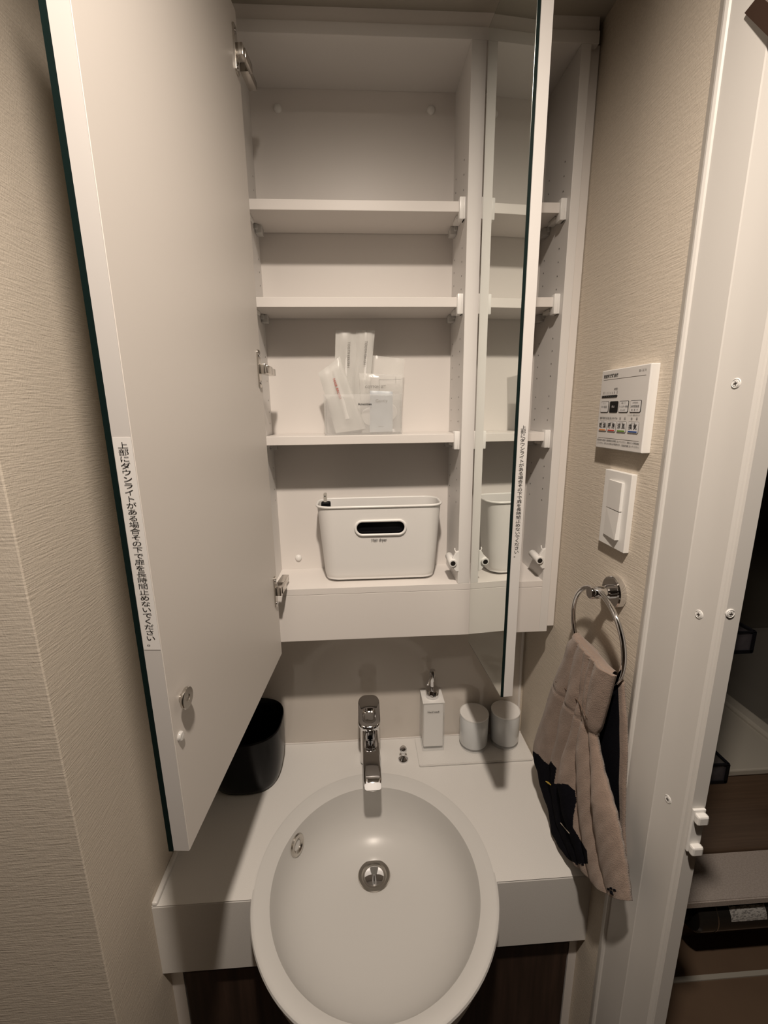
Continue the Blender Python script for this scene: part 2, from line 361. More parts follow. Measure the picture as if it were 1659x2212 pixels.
# ------------------------------------------------------------------ vanity: one-piece counter and basin
BX, BY, ARX, ARY = -0.0335, -0.337, 0.2165, 0.226       # outer rim ellipse
IX, IY, IRX, IRY = -0.0335, -0.341, 0.1875, 0.1975      # inner rim ellipse
DRN = Vector((-0.0345, -0.2445, -0.128))
vc = thing('vanity_counter', (BX, -0.2, -HA), 'off-white one-piece vanity counter with integrated round basin', 'counter')
s0 = (YF-BY)/ARY; th0 = math.asin(s0)                    # junction angles with the apron front
N = 120
angs = [th0 + (math.pi-2*th0)*i/N for i in range(N+1)]
for cxr, cyr in ((XR, YF), (XR, 0.0), (XL, 0.0), (XL, YF)):
    a = math.atan2((cyr-BY)/ARY, (cxr-BX)/ARX); a = a if a > th0-0.001 else a+2*math.pi
    k = min(range(1, len(angs)-1), key=lambda i: abs(angs[i]-a)); angs[k] = a
def rect_hit(a):
    dx, dy = ARX*math.cos(a), ARY*math.sin(a); best = 1e9
    for val, d, o in ((XR, dx, BX), (XL, dx, BX), (0.0, dy, BY), (YF, dy, BY)):
        if abs(d) > 1e-9:
            t = (val-o)/d
            if t > 1e-6: best = min(best, t)
    best = max(best, 1.0)
    return Vector((BX+dx*best, BY+dy*best, 0))
V = []; Fc = []
rows = []
for a in angs:
    c = Vector((BX+ARX*math.cos(a), BY+ARY*math.sin(a), 0)); o = rect_hit(a); rows.append((c, o))
nA = len(rows)
V = [r[0] for r in rows] + [r[1] for r in rows]
Fc = [(j, j+1, nA+j+1, nA+j) for j in range(nA-1)]
# apron drop with a softly rounded top edge
fl = [o for c, o in rows if abs(o.y-YF) < 1e-6]
topm = mesh_vf('top', V, Fc); bm = bmesh.new(); bm.from_mesh(topm); bmesh.ops.remove_doubles(bm, verts=bm.verts, dist=1e-5)
bmesh.ops.dissolve_degenerate(bm, dist=1e-6, edges=bm.edges); bmesh.ops.recalc_face_normals(bm, faces=bm.faces)
if sum(f.normal.z for f in bm.faces) < 0: bmesh.ops.reverse_faces(bm, faces=bm.faces)
bm.to_mesh(topm); bm.free()
link('worktop', topm, 'counter', vc)
JX = ARX*math.cos(th0)
for x0, x1 in ((XL, BX-JX+0.004), (BX+JX-0.004, XR)):
    pr_ = [(YF+0.03, -0.0005), (YF+0.004, -0.0005), (YF+0.0015, -0.0012), (YF, -0.004), (YF, -HA+0.004), (YF+0.003, -HA), (YF+0.03, -HA)]
    prism('apron', pr_, SIDE, x0, x1, 'counter', vc, smooth=None)
# raised coves along the walls
box('wall_cove', XL, XL+0.010, YF, 0.0, -0.002, 0.007, 'counter', vc, 0.003)
box('wall_cove', XL+0.01, XR, -0.006, -0.003, -0.002, 0.004, 'white', vc, 0.001)
# basin
NB = 96
def ring(cx, cy, rx, ry, z): return [Vector((cx+rx*math.cos(2*math.pi*j/NB), cy+ry*math.sin(2*math.pi*j/NB), z)) for j in range(NB)]
def lerp(a, b, t): return a+(b-a)*t
rings = [ring(BX, BY, ARX*1.000, ARY*1.000, 0.0012), ring(BX, BY, ARX*0.985, ARY*0.985, 0.0016)]
rings += [ring(IX, IY, IRX+0.004, IRY+0.004, -0.0050), ring(IX, IY, IRX, IRY, -0.0066)]
for s, z in ((0.988, -0.015), (0.975, -0.026), (0.95, -0.042), (0.92, -0.056), (0.88, -0.069), (0.83, -0.081), (0.77, -0.0915), (0.70, -0.101), (0.60, -0.1105), (0.50, -0.1175), (0.40, -0.1225), (0.30, -0.1255), (0.22, -0.1272), (0.168, -0.128)):
    k = (1-s)/(1-0.168); k = k**0.9
    rings.append(ring(lerp(IX, DRN.x, k), lerp(IY, DRN.y, k), lerp(IRX*s, 0.0315, k**4), lerp(IRY*s, 0.0315, k**4), z))
rings.append(ring(DRN.x, DRN.y, 0.029, 0.029, -0.134))
V, Fc = loft(rings, True)
# outer shell from the rim down
outer = [ring(BX, BY, ARX, ARY, 0.0012), ring(BX, BY, ARX+0.003, ARY+0.003, -0.0005), ring(BX, BY, ARX+0.0045, ARY+0.0045, -0.004), ring(BX, BY, ARX+0.0035, ARY+0.0035, -0.009), ring(BX, BY, ARX*0.985, ARY*0.985, -0.016), ring(BX, BY, ARX*0.975, ARY*0.975, -0.03),
         ring(BX, BY, ARX*0.95, ARY*0.95, -0.06), ring(BX, BY, ARX*0.88, ARY*0.88, -0.10), ring(BX, BY+0.02, ARX*0.75, ARY*0.75, -0.132), ring(BX, BY+0.05, ARX*0.45, ARY*0.45, -0.148)]
keep = []
V2, F2 = loft(outer, True, False, True)
off = len(V); V += V2
for f in F2:
    if all(V2[i].y < YF+0.02 for i in f): keep.append(tuple(i+off for i in f))
    elif len(f) > 4: keep.append(tuple(i+off for i in f))
me = mesh_vf('basin', V, Fc+keep); bm = bmesh.new(); bm.from_mesh(me); bmesh.ops.remove_doubles(bm, verts=bm.verts, dist=1e-6); bm.to_mesh(me); bm.free()
bas = link('basin', me, 'basin', vc, smooth=32)
# drain: flange ring, polished plug
lathe('drain_flange', [(0.0335, -0.001), (0.0340, 0.001), (0.0325, 0.0022), (0.0265, 0.0012), (0.0235, -0.002), (0.0225, -0.012), (0, -0.012)], DRN + Vector((0, 0, 0.0006)), (0, 0, 1), 'brushed', bas, 48)
lathe('drain_plug', [(0.0205, -0.010), (0.0212, -0.002), (0.0200, 0.0004), (0.013, 0.0016), (0, 0.0022)], DRN, (0, 0, 1), 'chrome', bas, 48)
# overflow ring on the left bowl wall
from mathutils.bvhtree import BVHTree
bvh = BVHTree.FromPolygons([v.co.copy() for v in bas.data.vertices], [tuple(p_.vertices) for p_ in bas.data.polygons])
def hit(u, v):
    d = (FW + RT*((u-W/2)/F) - UP*((v-H/2)/F)).normalized(); return bvh.ray_cast(CAM, d)[:2]
oc, on_ = hit(641, 1825)
if on_.dot(CAM-oc) < 0: on_ = -on_
oc = oc + on_*0.0015
lathe('overflow_ring', [(0.0200, -0.004), (0.0210, 0.0005), (0.0190, 0.0028), (0.0140, 0.0036), (0.0105, 0.0012), (0.0100, -0.004)], oc, on_, 'steel', bas, 40)
lathe('overflow_hole', [(0.0105, -0.0030), (0.0, -0.0030)], oc, on_, 'brushed', bas, 24)

# under-sink cabinet
us = thing('vanity_base_cabinet', (BX, -0.18, ZFLOOR), 'dark walnut vanity base cabinet below the white counter', 'cabinet')
box('body', XL+0.022, XR-0.016, -0.325, -0.003, ZFLOOR, -HA-0.010, 'wood', us)
for i, (x0, x1) in enumerate(((XL+0.024, -0.034), (-0.030, XR-0.018))):
    d = box('door', x0, x1, -0.345, -0.327, ZFLOOR+0.08, -HA-0.035, 'wood', us, 0.0015)
    lathe('knob', [(0.006, 0), (0.006, 0.012), (0.010, 0.016), (0.010, 0.022), (0, 0.024)], ((x1-0.05) if i == 0 else (x0+0.05), -0.345, -0.30), (0, -1, 0), 'steel', d, 20)
box('filler_strip', XL, XL+0.022, -0.345, -0.003, ZFLOOR, -HA, 'white', us)
box('filler_strip', XR-0.016, XR, -0.345, -0.003, ZFLOOR, -HA, 'white', us)

# ------------------------------------------------------------------ mirror cabinet
mc = thing('mirror_cabinet', (0.0, -0.08, ZB), 'white wall cabinet with open mirrored doors above the vanity', 'cabinet')
PT = 0.016
box('back_panel', XL+0.004, XC+0.01, -DB, -DB+0.006, ZS, ZTOP+0.02, 'white', mc)
box('top_board', XL+0.004, XC+PT+0.012, -DC, -DB, ZTOP, ZTOP+0.017, 'white_edge', mc, 0.0006)
box('top_filler', XL+0.004, XC+PT+0.012, -DC+0.004, -0.01, ZTOP+0.017, 1.424, 'white', mc)
box('bottom_board', XL+0.004, XC, -DC, -DB, ZS+0.0006, ZT, 'white', mc, 0.0005)
box('lower_fascia', XL+0.004, XC, -DC, -0.012, ZB, ZS, 'white', mc, 0.0006)
box('side_panel', XC, XC+PT, -DC, -0.004, ZB, ZTOP, 'white_edge', mc, 0.0006)
box('side_panel', XL+0.004, XL+0.02, -DC, -0.004, ZB, ZTOP, 'white_edge', mc, 0.0006)
box('divider', XB, XB+0.024, -DC, -DB, ZT, ZTOP, 'white_edge', mc, 0.0006)
box('divider', XA-0.018, XA, -DC, -DB, ZT, ZTOP, 'white_edge', mc, 0.0006)
box('wall_filler', XC+PT, XR-0.002, -DC+0.012, -0.004, ZB+0.006, ZTOP+0.006, 'white', mc, 0.0006)
# shelves and their clips
ZS_LIST = (Z1, Z2, Z3)
for x0, x1, mains in ((XA, XB, True), (XB+0.024, XC, False)):
    for z in ZS_LIST:
        sh = box('shelf', x0+0.0015, x1-0.0015, -DS, -DB-0.001, z-TH, z, 'white', mc, 0.0006)
        for sx, xx in ((1, x0), (-1, x1)):
            a, b = sorted((xx, xx+sx*0.0105))
            bm = bmesh.new()
            bm_box(bm, a, b, -DS-0.006, -DS+0.012, z-TH-0.013, z+0.005, 0.0012)
            bm_box(bm, *sorted((xx+sx*0.0004, xx+sx*0.0040)), -DS-0.0075, -DS+0.010, z-TH-0.013, z+0.004, 0.0008)
            bm_box(bm, *sorted((xx, xx+sx*0.012)), -DS+0.012, -DS+0.040, z-TH-0.007, z-TH-0.0005, 0.001)
            if not (mains and sx == 1): link('shelf_clip', from_bm(bm, 'shelf_clip'), 'plastic', sh, smooth=35)
            else:
                bm.free(); box('shelf_clip', *sorted((xx, xx+sx*0.004)), -DS+0.004, -DS+0.04, z-TH-0.006, z-TH-0.0005, 'plastic', sh, 0.001)
            bm = bmesh.new()
            bm_box(bm, *sorted((xx, xx+sx*0.013)), -DB-0.040, -DB-0.018, z-TH-0.014, z-TH-0.0005, 0.002)
            bm_box(bm, *sorted((xx, xx+sx*0.007)), -DB-0.045, -DB-0.014, z-TH-0.009, z-TH-0.0005, 0.002)
            link('support_pin', from_bm(bm, 'support_pin'), 'clear_clip', sh, smooth=35)
# drilled holes for the pins
hole = None
zs = []
for zc in (Z1, Z2, Z3): zs += [zc+0.0225*k for k in (-6, -5, -4, -3, 1, 2, 3)]
zs = sorted(set(round(z_, 3) for z_ in zs))
z_ok = []
for z_ in zs:
    if all(abs(z_-q) > 0.012 for q in z_ok) and all(not (zc-TH-0.018 < z_ < zc+0.006) for zc in ZS_LIST) and ZT+0.06 < z_ < 1.30: z_ok.append(z_)
for xx, nrm in ((XB, -1), (XA, 1), (XC, -1)):
    for yy in (-0.124, -0.060):
        for z_ in z_ok:
            if hole is None:
                hole = lathe('pin_hole', [(0.0015, 0.0), (0.0, 0.0001)], (0, 0, 0), (1, 0, 0), 'blackhole', mc, 8, local=True)
                hm = hole.data; bpy.data.objects.remove(hole); hole = True
            h_ = bpy.data.objects.new('pin_hole', hm); COL.objects.link(h_); h_.parent = mc; h_.matrix_parent_inverse = wm(mc).inverted()
            h_.location = (xx + nrm*0.0003, yy, z_); h_.rotation_euler = (0, 0, 0 if nrm > 0 else math.pi)
# screw covers on the back panel
for u, v in ((600, 235), (931, 238), (645, 1205)):
    c = at(u, v, 1, -DB); lathe('screw_cover', [(0.0072, 0), (0.0072, 0.0012), (0.0058, 0.0036), (0.003, 0.0050), (0, 0.0054)], c, (0, -1, 0), 'plastic', mc, 24)
# magnetic push latches at the front of divider and side panel
for xx in (XB, XC):
    c = Vector((xx - 0.0115, -DC-0.006, 0.531))
    l_ = lathe('push_latch', [(0.0072, 0.0), (0.0078, 0.001), (0.0078, 0.040), (0.006, 0.043), (0, 0.043)], c, (0, 1, 0.06), 'plastic', mc, 28)
    lathe('magnet', [(0.0050, -0.0004), (0.0, -0.0005)], c, (0, 1, 0.06), 'darkgloss', l_, 20)
    wing = [(xx-0.017, 0.531-0.0045), (xx-0.004, 0.512), (xx+0.001, 0.512), (xx+0.001, 0.555), (xx-0.0045, 0.5525), (xx-0.012, 0.5395)]
    prism('mount_wing', wing, FRONT, -DC-0.002, -DC+0.004, 'plastic', l_, bev=0.0008)
    tube('hook', [(xx-0.004, -DC+0.004, 0.551), (xx-0.0065, -DC+0.004, 0.556), (xx-0.0060, -DC+0.006, 0.5585)], 0.0012, 'plastic', l_, 8)

TXT = '上部にダウンライトがある場合その下で扉を長時間止めないでください。'
# ---- wide centre door, swung open against the left side
AL = 1.6526; HL = Vector((-0.2055, -0.1834, 0)); WL = 0.3965; ZD = 0.3629; ZDT = 1.392; TD = 0.0175; TG = 0.005
def door_frame(name, H_, ang, bm):
    o = link(name, from_bm(bm, name), 'door_face', mc)
    o.matrix_parent_inverse = wm(mc).inverted(); o.location = H_; o.rotation_euler = (0, 0, -ang)
    for p_ in o.data.polygons: p_.use_smooth = False
    return o
bm = bmesh.new(); bm_box(bm, 0, WL, -TD, 0, ZD, ZDT, 0.0006, 1); dl = door_frame('door', HL, AL, bm)
dl['label'] = 'wide mirrored door swung wide open showing its pale inner face'
box('mirror', -0.001, WL+0.001, -TD-TG, -TD, ZD, ZDT, 'mirror_edge', dl, local=True)
box('mirror_face', 0.0015, WL-0.0015, -TD-TG-0.0004, -TD-TG+0.0002, ZD+0.002, ZDT-0.002, 'mirror', dl, local=True)
box('edge_band', WL-0.0002, WL+0.0005, -TD+0.0004, -0.0004, ZD+0.0005, ZDT-0.0005, 'door_edge', dl, local=True)
zl0, zl1 = 0.5515, 0.7735
sx0 = at(258, 945, 1, HL.y-WL).z; sx1 = at(330, 1405, 1, HL.y-WL).z
box('caution_sticker', WL+0.0004, WL+0.0008, -TD+0.001, -0.0006, sx1, sx0, 'paperlabel', dl, local=True)
vt = text('\n'.join(TXT), 0.0098, (WL+0.0009, -TD*0.47, 0), (0, 1, 0), (0, 0, 1), 'ink', dl, 'sticker_lettering', 'CENTER', 'TOP', 1.0, True)
def fit_z(o, ztop, zbot):
    zz = [v.co.z for v in o.data.vertices]; a, b = min(zz), max(zz)
    for v in o.data.vertices: v.co.z = zbot + (v.co.z-a)*(ztop-zbot)/(b-a)
fit_z(vt, sx0-0.004, sx1+0.004)
# hinges
for zh in (1.335, 0.897, 0.500):
    pl = rrect(0.014, 0.060, 0.004, 4, 0.016, zh)
    h = prism('hinge', pl, lambda a, b, hh: Vector((a, hh, b)), 0.0, 0.0026, 'steel', dl, bev=0.0006, local=True)
    # arm reaching back to the cabinet side
    bm = bmesh.new()
    bm_box(bm, 0.004, 0.018, 0.0024, 0.012, zh-0.008, zh+0.008, 0.001)
    bm_box(bm, -0.022, 0.010, 0.008, 0.0135, zh-0.0065, zh+0.0065, 0.0012)
    bm_box(bm, -0.058, -0.016, -0.0045, 0.0090, zh-0.006, zh+0.006, 0.001)
    a_ = link('hinge_arm', from_bm(bm, 'hinge_arm'), 'steel', dl, True, 35)
    for k in (-1, 1): lathe('hinge_screw', [(0.0032, 0), (0.0034, 0.0012), (0.002, 0.0018), (0, 0.0014)], (0.016, 0.0026, zh+k*0.022), (0, 1, 0), 'chrome', dl, 12, local=True)
    lathe('hinge_screw', [(0.0035, 0), (0.0035, 0.003), (0.0018, 0.0034), (0, 0.0026)], (-0.024, 0.0085, zh+0.001), (0, 1, 0), 'chrome', dl, 12, local=True)
# magnet strike disc and clear bumper near the free edge
R_AL = Matrix.Rotation(-AL, 4, 'Z'); inv = (Matrix.Translation(HL) @ R_AL).inverted()
def on_door(u, v):
    d = FW + RT*((u-W/2)/F) - UP*((v-H/2)/F); n = R_AL @ Vector((0, 1, 0)); t = (HL - CAM).dot(n)/d.dot(n); return inv @ (CAM + d*t)
q = on_door(390, 1507)
sd = lathe('strike_disc', [(0.0040, 0), (0.0040, 0.005), (0.0112, 0.0050), (0.0115, 0.0060), (0.0115, 0.0075), (0.0108, 0.0082), (0.004, 0.0082), (0.0035, 0.0074), (0, 0.0072)], (q.x, 0, q.z), (0, 1, 0), 'steel', dl, 36, local=True)
q = on_door(388, 1590)
lathe('bumper', [(0.0052, 0), (0.0052, 0.0015), (0.0042, 0.0032), (0, 0.0038)], (q.x, 0, q.z), (0, 1, 0), 'clear_clip', dl, 24, local=True)
# ---- narrow right door, mirror facing left
AR = 1.5169; HR = Vector((0.1702, -0.1702, 0)); WR = 0.1781
bm = bmesh.new(); bm_box(bm, 0, WR-0.0005, 0.0042, 0.0200, ZD, ZDT, 0.0006, 1); dr = door_frame('door', HR, AR, bm)
dr['label'] = 'narrow mirrored door swung open beside the right compartment'
box('mirror', 0, WR, 0.0, 0.0042, ZD, ZDT, 'mirror_edge', dr, local=True)
box('mirror_face', 0.0006, WR-0.0008, -0.0003, 0.0002, ZD+0.0012, ZDT-0.0012, 'mirror', dr, local=True)
box('bottom_rail', 0.004, WR-0.004, 0.0006, 0.0040, ZD-0.0018, ZD, 'steel', dr, local=True)
box('edge_band', WR-0.0006, WR+0.0002, 0.0046, 0.0198, ZD+0.0005, ZDT-0.0005, 'white_edge', dr, local=True)
zt0 = at(1131, 919, 1, HR.y-WR).z; zt1 = at(1115, 1204, 1, HR.y-WR).z
vt = text('\n'.join(TXT), 0.0082, (WR+0.0004, 0.0122, 0), (0, 1, 0), (0, 0, 1), 'ink', dr, 'sticker_lettering', 'CENTER', 'TOP', 1.0, True)
fit_z(vt, zt0, zt1)
for zh in (1.335, 0.500):
    pl = rrect(0.014, 0.060, 0.004, 4, 0.016, zh)
    prism('hinge', pl, lambda a, b, hh: Vector((a, hh, b)), 0.0200, 0.0226, 'steel', dr, bev=0.0006, local=True)
    bm = bmesh.new(); bm_box(bm, -0.05, 0.010, 0.016, 0.0235, zh-0.0065, zh+0.0065, 0.0012)
    link('hinge_arm', from_bm(bm, 'hinge_arm'), 'steel', dr, True, 35)
# ---- closed left door
bm = bmesh.new(); bm_box(bm, 0, 0.182, -0.0175, 0, ZD, ZDT, 0.0006, 1); d3 = door_frame('door', Vector((XL+0.006, -DC-0.0015, 0)), 0.0, bm)
d3['label'] = 'plain closed white door behind the wide open one'
box('edge_band', 0, 0.182, -0.0185, -0.0175, ZD, ZDT, 'white', d3, local=True)

# ------------------------------------------------------------------ downlight in the ceiling
dn = thing('ceiling_downlight', (LIGHT.x, LIGHT.y, ZCEIL), 'round recessed white ceiling downlight over the vanity', 'downlight')
lathe('trim_ring', [(0.050, 0.0), (0.050, 0.004), (0.046, 0.007), (0.038, 0.006), (0.036, 0.0)], (LIGHT.x, LIGHT.y, ZCEIL), (0, 0, -1), 'plastic', dn, 40)
lathe('lens', [(0.036, 0.001), (0.036, 0.002), (0, 0.002)], (LIGHT.x, LIGHT.y, ZCEIL), (0, 0, -1), 'lens', dn, 40)

# ------------------------------------------------------------------ basket with the hair dryer
def rr3(w, d, r, cx, cy, z, n=8): return [Vector((a, b, z)) for a, b in rrect(w, d, r, n, cx, cy)]
bxc, byc = -0.0055, -0.0905
bs = thing('storage_basket', (bxc, byc, ZT), 'white rounded plastic basket with oval handle hole reading Hair dryer', 'basket')
zb0, zb1 = ZT+0.0006, 0.644
def wd_(t): return lerp(0.226, 0.2500, t), lerp(0.076, 0.0900, t)
out = []
for t, sh in ((0.0, 0.016), (0.01, 0.009), (0.03, 0.004), (0.065, 0.0012), (0.11, 0.0), (0.3, 0), (0.5, 0), (0.7, 0), (0.95, 0), (1.0, 0)):
    w_, d_ = wd_(t); out.append(rr3(w_-2*sh, d_-2*sh, lerp(0.026, 0.030, t)-sh*0.5, bxc, byc, lerp(zb0, zb1, t)))
inn = []
for t in (1.0, 0.95, 0.7, 0.5, 0.3, 0.06):
    w_, d_ = wd_(t); inn.append(rr3(w_-0.004, d_-0.004, lerp(0.024, 0.028, t), bxc, byc, lerp(zb0, zb1, t)+ (0 if t > 0.1 else -0.004)))
V, Fc = loft(out+inn, True, True, True)
bobj = link('tub', mesh_vf('tub', V, Fc), 'basket', bs, smooth=50)
# cut the handle hole through the front wall
hx0, hx1 = at(768, 1140, 1, -0.133).x, at(876, 1138, 1, -0.133).x
hz0, hz1 = at(820, 1154, 1, -0.133).z, at(820, 1125, 1, -0.133).z
hw, hh, hcx, hcz = hx1-hx0-0.003, hz1-hz0-0.002, (hx0+hx1)/2, (hz0+hz1)/2
cut = prism('cutter', rrect(hw, hh, hh/2-0.0002, 10, hcx, hcz), FRONT, -0.20, -0.10, 'black')
md = bobj.modifiers.new('cut', 'BOOLEAN'); md.operation = 'DIFFERENCE'; md.object = cut; md.solver = 'EXACT'
dg = bpy.context.evaluated_depsgraph_get(); dg.update()
nm = bpy.data.meshes.new_from_object(bobj.evaluated_get(dg)); bobj.modifiers.clear(); bobj.data = nm
nm.materials.clear(); nm.materials.append(MT['basket'])
for p_ in nm.polygons: p_.use_smooth = True
nm.set_sharp_from_angle(angle=math.radians(35))
bpy.data.objects.remove(cut)
yfr = byc - wd_(0.72)[1]/2
tube('handle_rim', [Vector((a, yfr-0.0012, b)) for a, b in rrect(hw+0.003, hh+0.003, (hh+0.003)/2-0.0002, 10, hcx, hcz)], 0.0026, 'plastic', bs, 10, True)
w_, d_ = wd_(1.0)
tube('rim', rr3(w_+0.001, d_+0.001, 0.030, bxc, byc, zb1), 0.0026, 'plastic', bs, 10, True)
lt = at(819, 1166, 1, yfr)
text('Hair dryer', 0.0072, (lt.x, yfr+0.0008, lt.z), (1, 0, 0), (0, 0.045, 1), 'ink', bs, bold=0.0001, lift=0.002)
# hair dryer inside, its plug resting on the rim
hd = thing('hair_dryer', (0.0, byc, ZT+0.004), 'black hair dryer lying in the white basket, plug sticking out', 'hair dryer')
lathe('barrel', [(0.026, 0), (0.034, 0.004), (0.036, 0.03), (0.036, 0.13), (0.030, 0.155), (0.026, 0.185), (0.024, 0.185), (0.022, 0.15), (0, 0.15)], (-0.095, byc, 0.592), (1, 0, 0), 'black', hd, 32)
V = [];
rings = [[Vector((0.02+w2*math.cos(a), byc+d2*math.sin(a), z)) for a in [2*math.pi*j/20 for j in range(20)]] for w2, d2, z in ((0.016, 0.014, 0.575), (0.0165, 0.0145, 0.545), (0.016, 0.014, 0.51), (0.012, 0.011, 0.494))]
V, Fc = loft(rings, True, True, True); link('grip', mesh_vf('grip', V, Fc), 'black', hd, smooth=45)
pc = at(704, 1084, 1, byc-0.018)
tube('cord', [(0.02, byc, 0.497), (-0.03, byc+0.015, 0.493), (-0.09, byc+0.02, 0.50), (-0.112, byc+0.012, 0.56), (pc.x, pc.y, pc.z-0.018)], 0.0032, 'black', hd, 10)
box('plug', pc.x-0.0095, pc.x+0.0095, pc.y-0.007, pc.y+0.007, pc.z-0.020, pc.z+0.001, 'black', hd, 0.003)
for k in (-1, 1):
    pg = prism('prong', rrect(0.0062, 0.017, 0.002, 3, pc.x-0.001, pc.z+0.009), FRONT, pc.y+k*0.0055-0.0007, pc.y+k*0.0055+0.0007, 'prong', hd)
    lathe('prong_hole', [(0.0013, -0.0001), (0, -0.0001)], (pc.x-0.001, pc.y+k*0.0055-0.0009, pc.z+0.0125), (0, -1, 0), 'blackhole', pg, 10)

# ------------------------------------------------------------------ amenities on the shelf
YA = -0.120
ax0, ax1 = at(702, 930, 1, YA).x, at(868, 930, 1, YA).x; az1 = at(780, 851, 1, YA).z
am = thing('amenity_box', ((ax0+ax1)/2, -0.097, Z3), 'frosted clear plastic box reading Amenities on the cabinet shelf', 'box')
YK = -0.070
box('front_wall', ax0, ax1, YA, YA+0.0012, Z3+0.0005, az1, 'frost', am)
box('back_wall', ax0, ax1, YK-0.0012, YK, Z3+0.0005, az1+0.006, 'frost', am)
box('side_wall', ax0, ax0+0.0012, YA, YK, Z3+0.0005, az1, 'frost', am)
box('side_wall', ax1-0.0012, ax1, YA, YK, Z3+0.0005, az1, 'frost', am)
box('floor_plate', ax0, ax1, YA, YK, Z3+0.0003, Z3+0.0022, 'frost', am)
lt = at(788, 873, 1, YA)
text('Amenities', 0.0064, (lt.x, YA-0.0001, lt.z), (1, 0, 0), (0, 0, 1), 'ink', am, bold=0.0001)
def sachet(name, quad, y, bulge, material, label, cat, group=None, nu=10, nv=16, wr=0.0012, seed=0, edge=0.16):
    """pillow pack: quad = four photo pixels tl, tr, br, bl read at depth y"""
    rnd = random.Random(seed); P4 = [at(u, v, 1, y) for u, v in quad]
    base = (P4[2]+P4[3])/2
    t = thing(name, (base.x, y, max(Z3+0.0005, base.z)), label, cat, group)
    ph = [rnd.uniform(0, 6.28) for _ in range(6)]
    V = []; Fc = []
    for side in (-1, 1):
        for j in range(nv+1):
            for i in range(nu+1):
                a, b = i/nu, j/nv
                p_ = (P4[0]*(1-a)+P4[1]*a)*(1-b) + (P4[3]*(1-a)+P4[2]*a)*b
                f = min(1, min(a, 1-a)/edge)*min(1, min(b, 1-b)/(edge*0.6)); f = f*f*(3-2*f)
                wv = wr*(math.sin(7*a+9*b+ph[0]) + 0.7*math.sin(13*b-5*a+ph[1]) + 0.5*math.sin(21*a+ph[2]))
                V.append(p_ + Vector((0, side*(0.0004+bulge*f) + wv, 0)))
    n1 = (nu+1)*(nv+1)
    for s_ in (0, 1):
        for j in range(nv):
            for i in range(nu):
                q_ = (s_*n1+j*(nu+1)+i, s_*n1+j*(nu+1)+i+1, s_*n1+(j+1)*(nu+1)+i+1, s_*n1+(j+1)*(nu+1)+i); Fc.append(q_)
    bd_ = [i for i in range(nu+1)] + [(j)*(nu+1)+nu for j in range(1, nv+1)] + [nv*(nu+1)+i for i in range(nu-1, -1, -1)] + [j*(nu+1) for j in range(nv-1, 0, -1)]
    for k in range(len(bd_)):
        a, b = bd_[k], bd_[(k+1) % len(bd_)]; Fc.append((a, b, n1+b, n1+a))
    link('wrapper', mesh_vf(name, V, Fc), material, t, smooth=60)
    return t, P4
# two tooth brush packs
for quad, tx, sd_, lb_ in ((((725, 713), (771, 717), (764, 930), (720, 934)), (753, 765), 1, 'milky toothbrush sachet standing beside the hair brush pack'),
                      (((769, 713), (810, 714), (791, 930), (755, 934)), (789, 763), 2, 'milky toothbrush sachet leaning beside the cotton set')):
    t, P4 = sachet('toothbrush_pack', quad, -0.088, 0.0022, 'sachet', lb_, 'sachet', 'toothbrush packs in the amenity box', seed=sd_)
    c = at(tx[0], tx[1], 1, -0.088); ax_ = (P4[3]-P4[0]).normalized(); r_ = ax_
    up_ = Vector((0, -1, 0)).cross(r_)
    text('TOOTH BRUSH', 0.0066, (c.x, -0.0935, c.z), r_, Vector((-r_.z, 0, r_.x)) if False else Vector((-r_.z, 0, r_.x)), 'greyink', t, xs=0.95)
    # brush inside: handle and head
    a0, a1 = at(quad[0][0]+24, quad[0][1]+40, 1, -0.088), at(quad[3][0]+24, quad[3][1]-8, 1, -0.088)
    tube('toothbrush', [a0, a0.lerp(a1, 0.3), a0.lerp(a1, 0.6), a1], [0.0022, 0.0028, 0.0024, 0.0032], 'plastic', t, 8)
# hair brush pack
t, P4 = sachet('hair_brush_pack', ((688, 806), (734, 770), (790, 926), (726, 936)), -0.108, 0.0055, 'sachet', 'tilted milky sachet with folding hair brush and red lettering', 'sachet', seed=5, wr=0.0009)
ax_ = ((P4[3]+P4[2])/2 - (P4[0]+P4[1])/2).normalized()
c = at(728, 840, 1, -0.115)
text('HAIR BRUSH', 0.0070, (c.x, -0.1165, c.z), ax_, Vector((-ax_.z, 0, ax_.x)), 'redink', t)
b0_, b1_ = at(722, 800, 1, -0.108), at(752, 905, 1, -0.108)
tube('brush_handle', [b0_, b0_.lerp(b1_, 0.35), b0_.lerp(b1_, 0.6), b1_], [0.004, 0.005, 0.0062, 0.0068], 'plastic', t, 12)
for k in range(6):
    e = b0_.lerp(b1_, 0.78 + 0.045*k); tube('bristle', [e, e+Vector((0.009, -0.004, 0.003))], 0.0009, 'plastic', t, 6)
# cotton set bags
t, P4 = sachet('cotton_set_bag', ((776, 806), (869, 810), (868, 933), (782, 935)), -0.104, 0.0042, 'film', 'clear film bag printed COTTON SET in the amenity box', 'bag', seed=8, wr=0.0006)
c = at(811, 836, 1, -0.109); text('COTTON SET', 0.0064, (c.x, -0.1105, c.z), (1, 0, 0), (0, 0, 1), 'greyink', t)
for qa, qb in (((819, 820), (866, 820)), ((819, 820), (819, 843)), ((855, 814), (855, 827))):
    tube('print_line', [at(*qa, 1, -0.1102), at(*qb, 1, -0.1102)], 0.00022, 'greyink', t, 5)
for k, (u, v) in enumerate(((800, 900), (838, 890))):
    c = at(u, v, 1, -0.103); lathe('cotton_pad', [(0.0, -0.002), (0.016, -0.0018), (0.018, 0), (0.016, 0.0018), (0, 0.002)], (c.x, c.y+0.001*k, c.z), (0.05, 1, 0.05), 'paperlabel', t, 24)
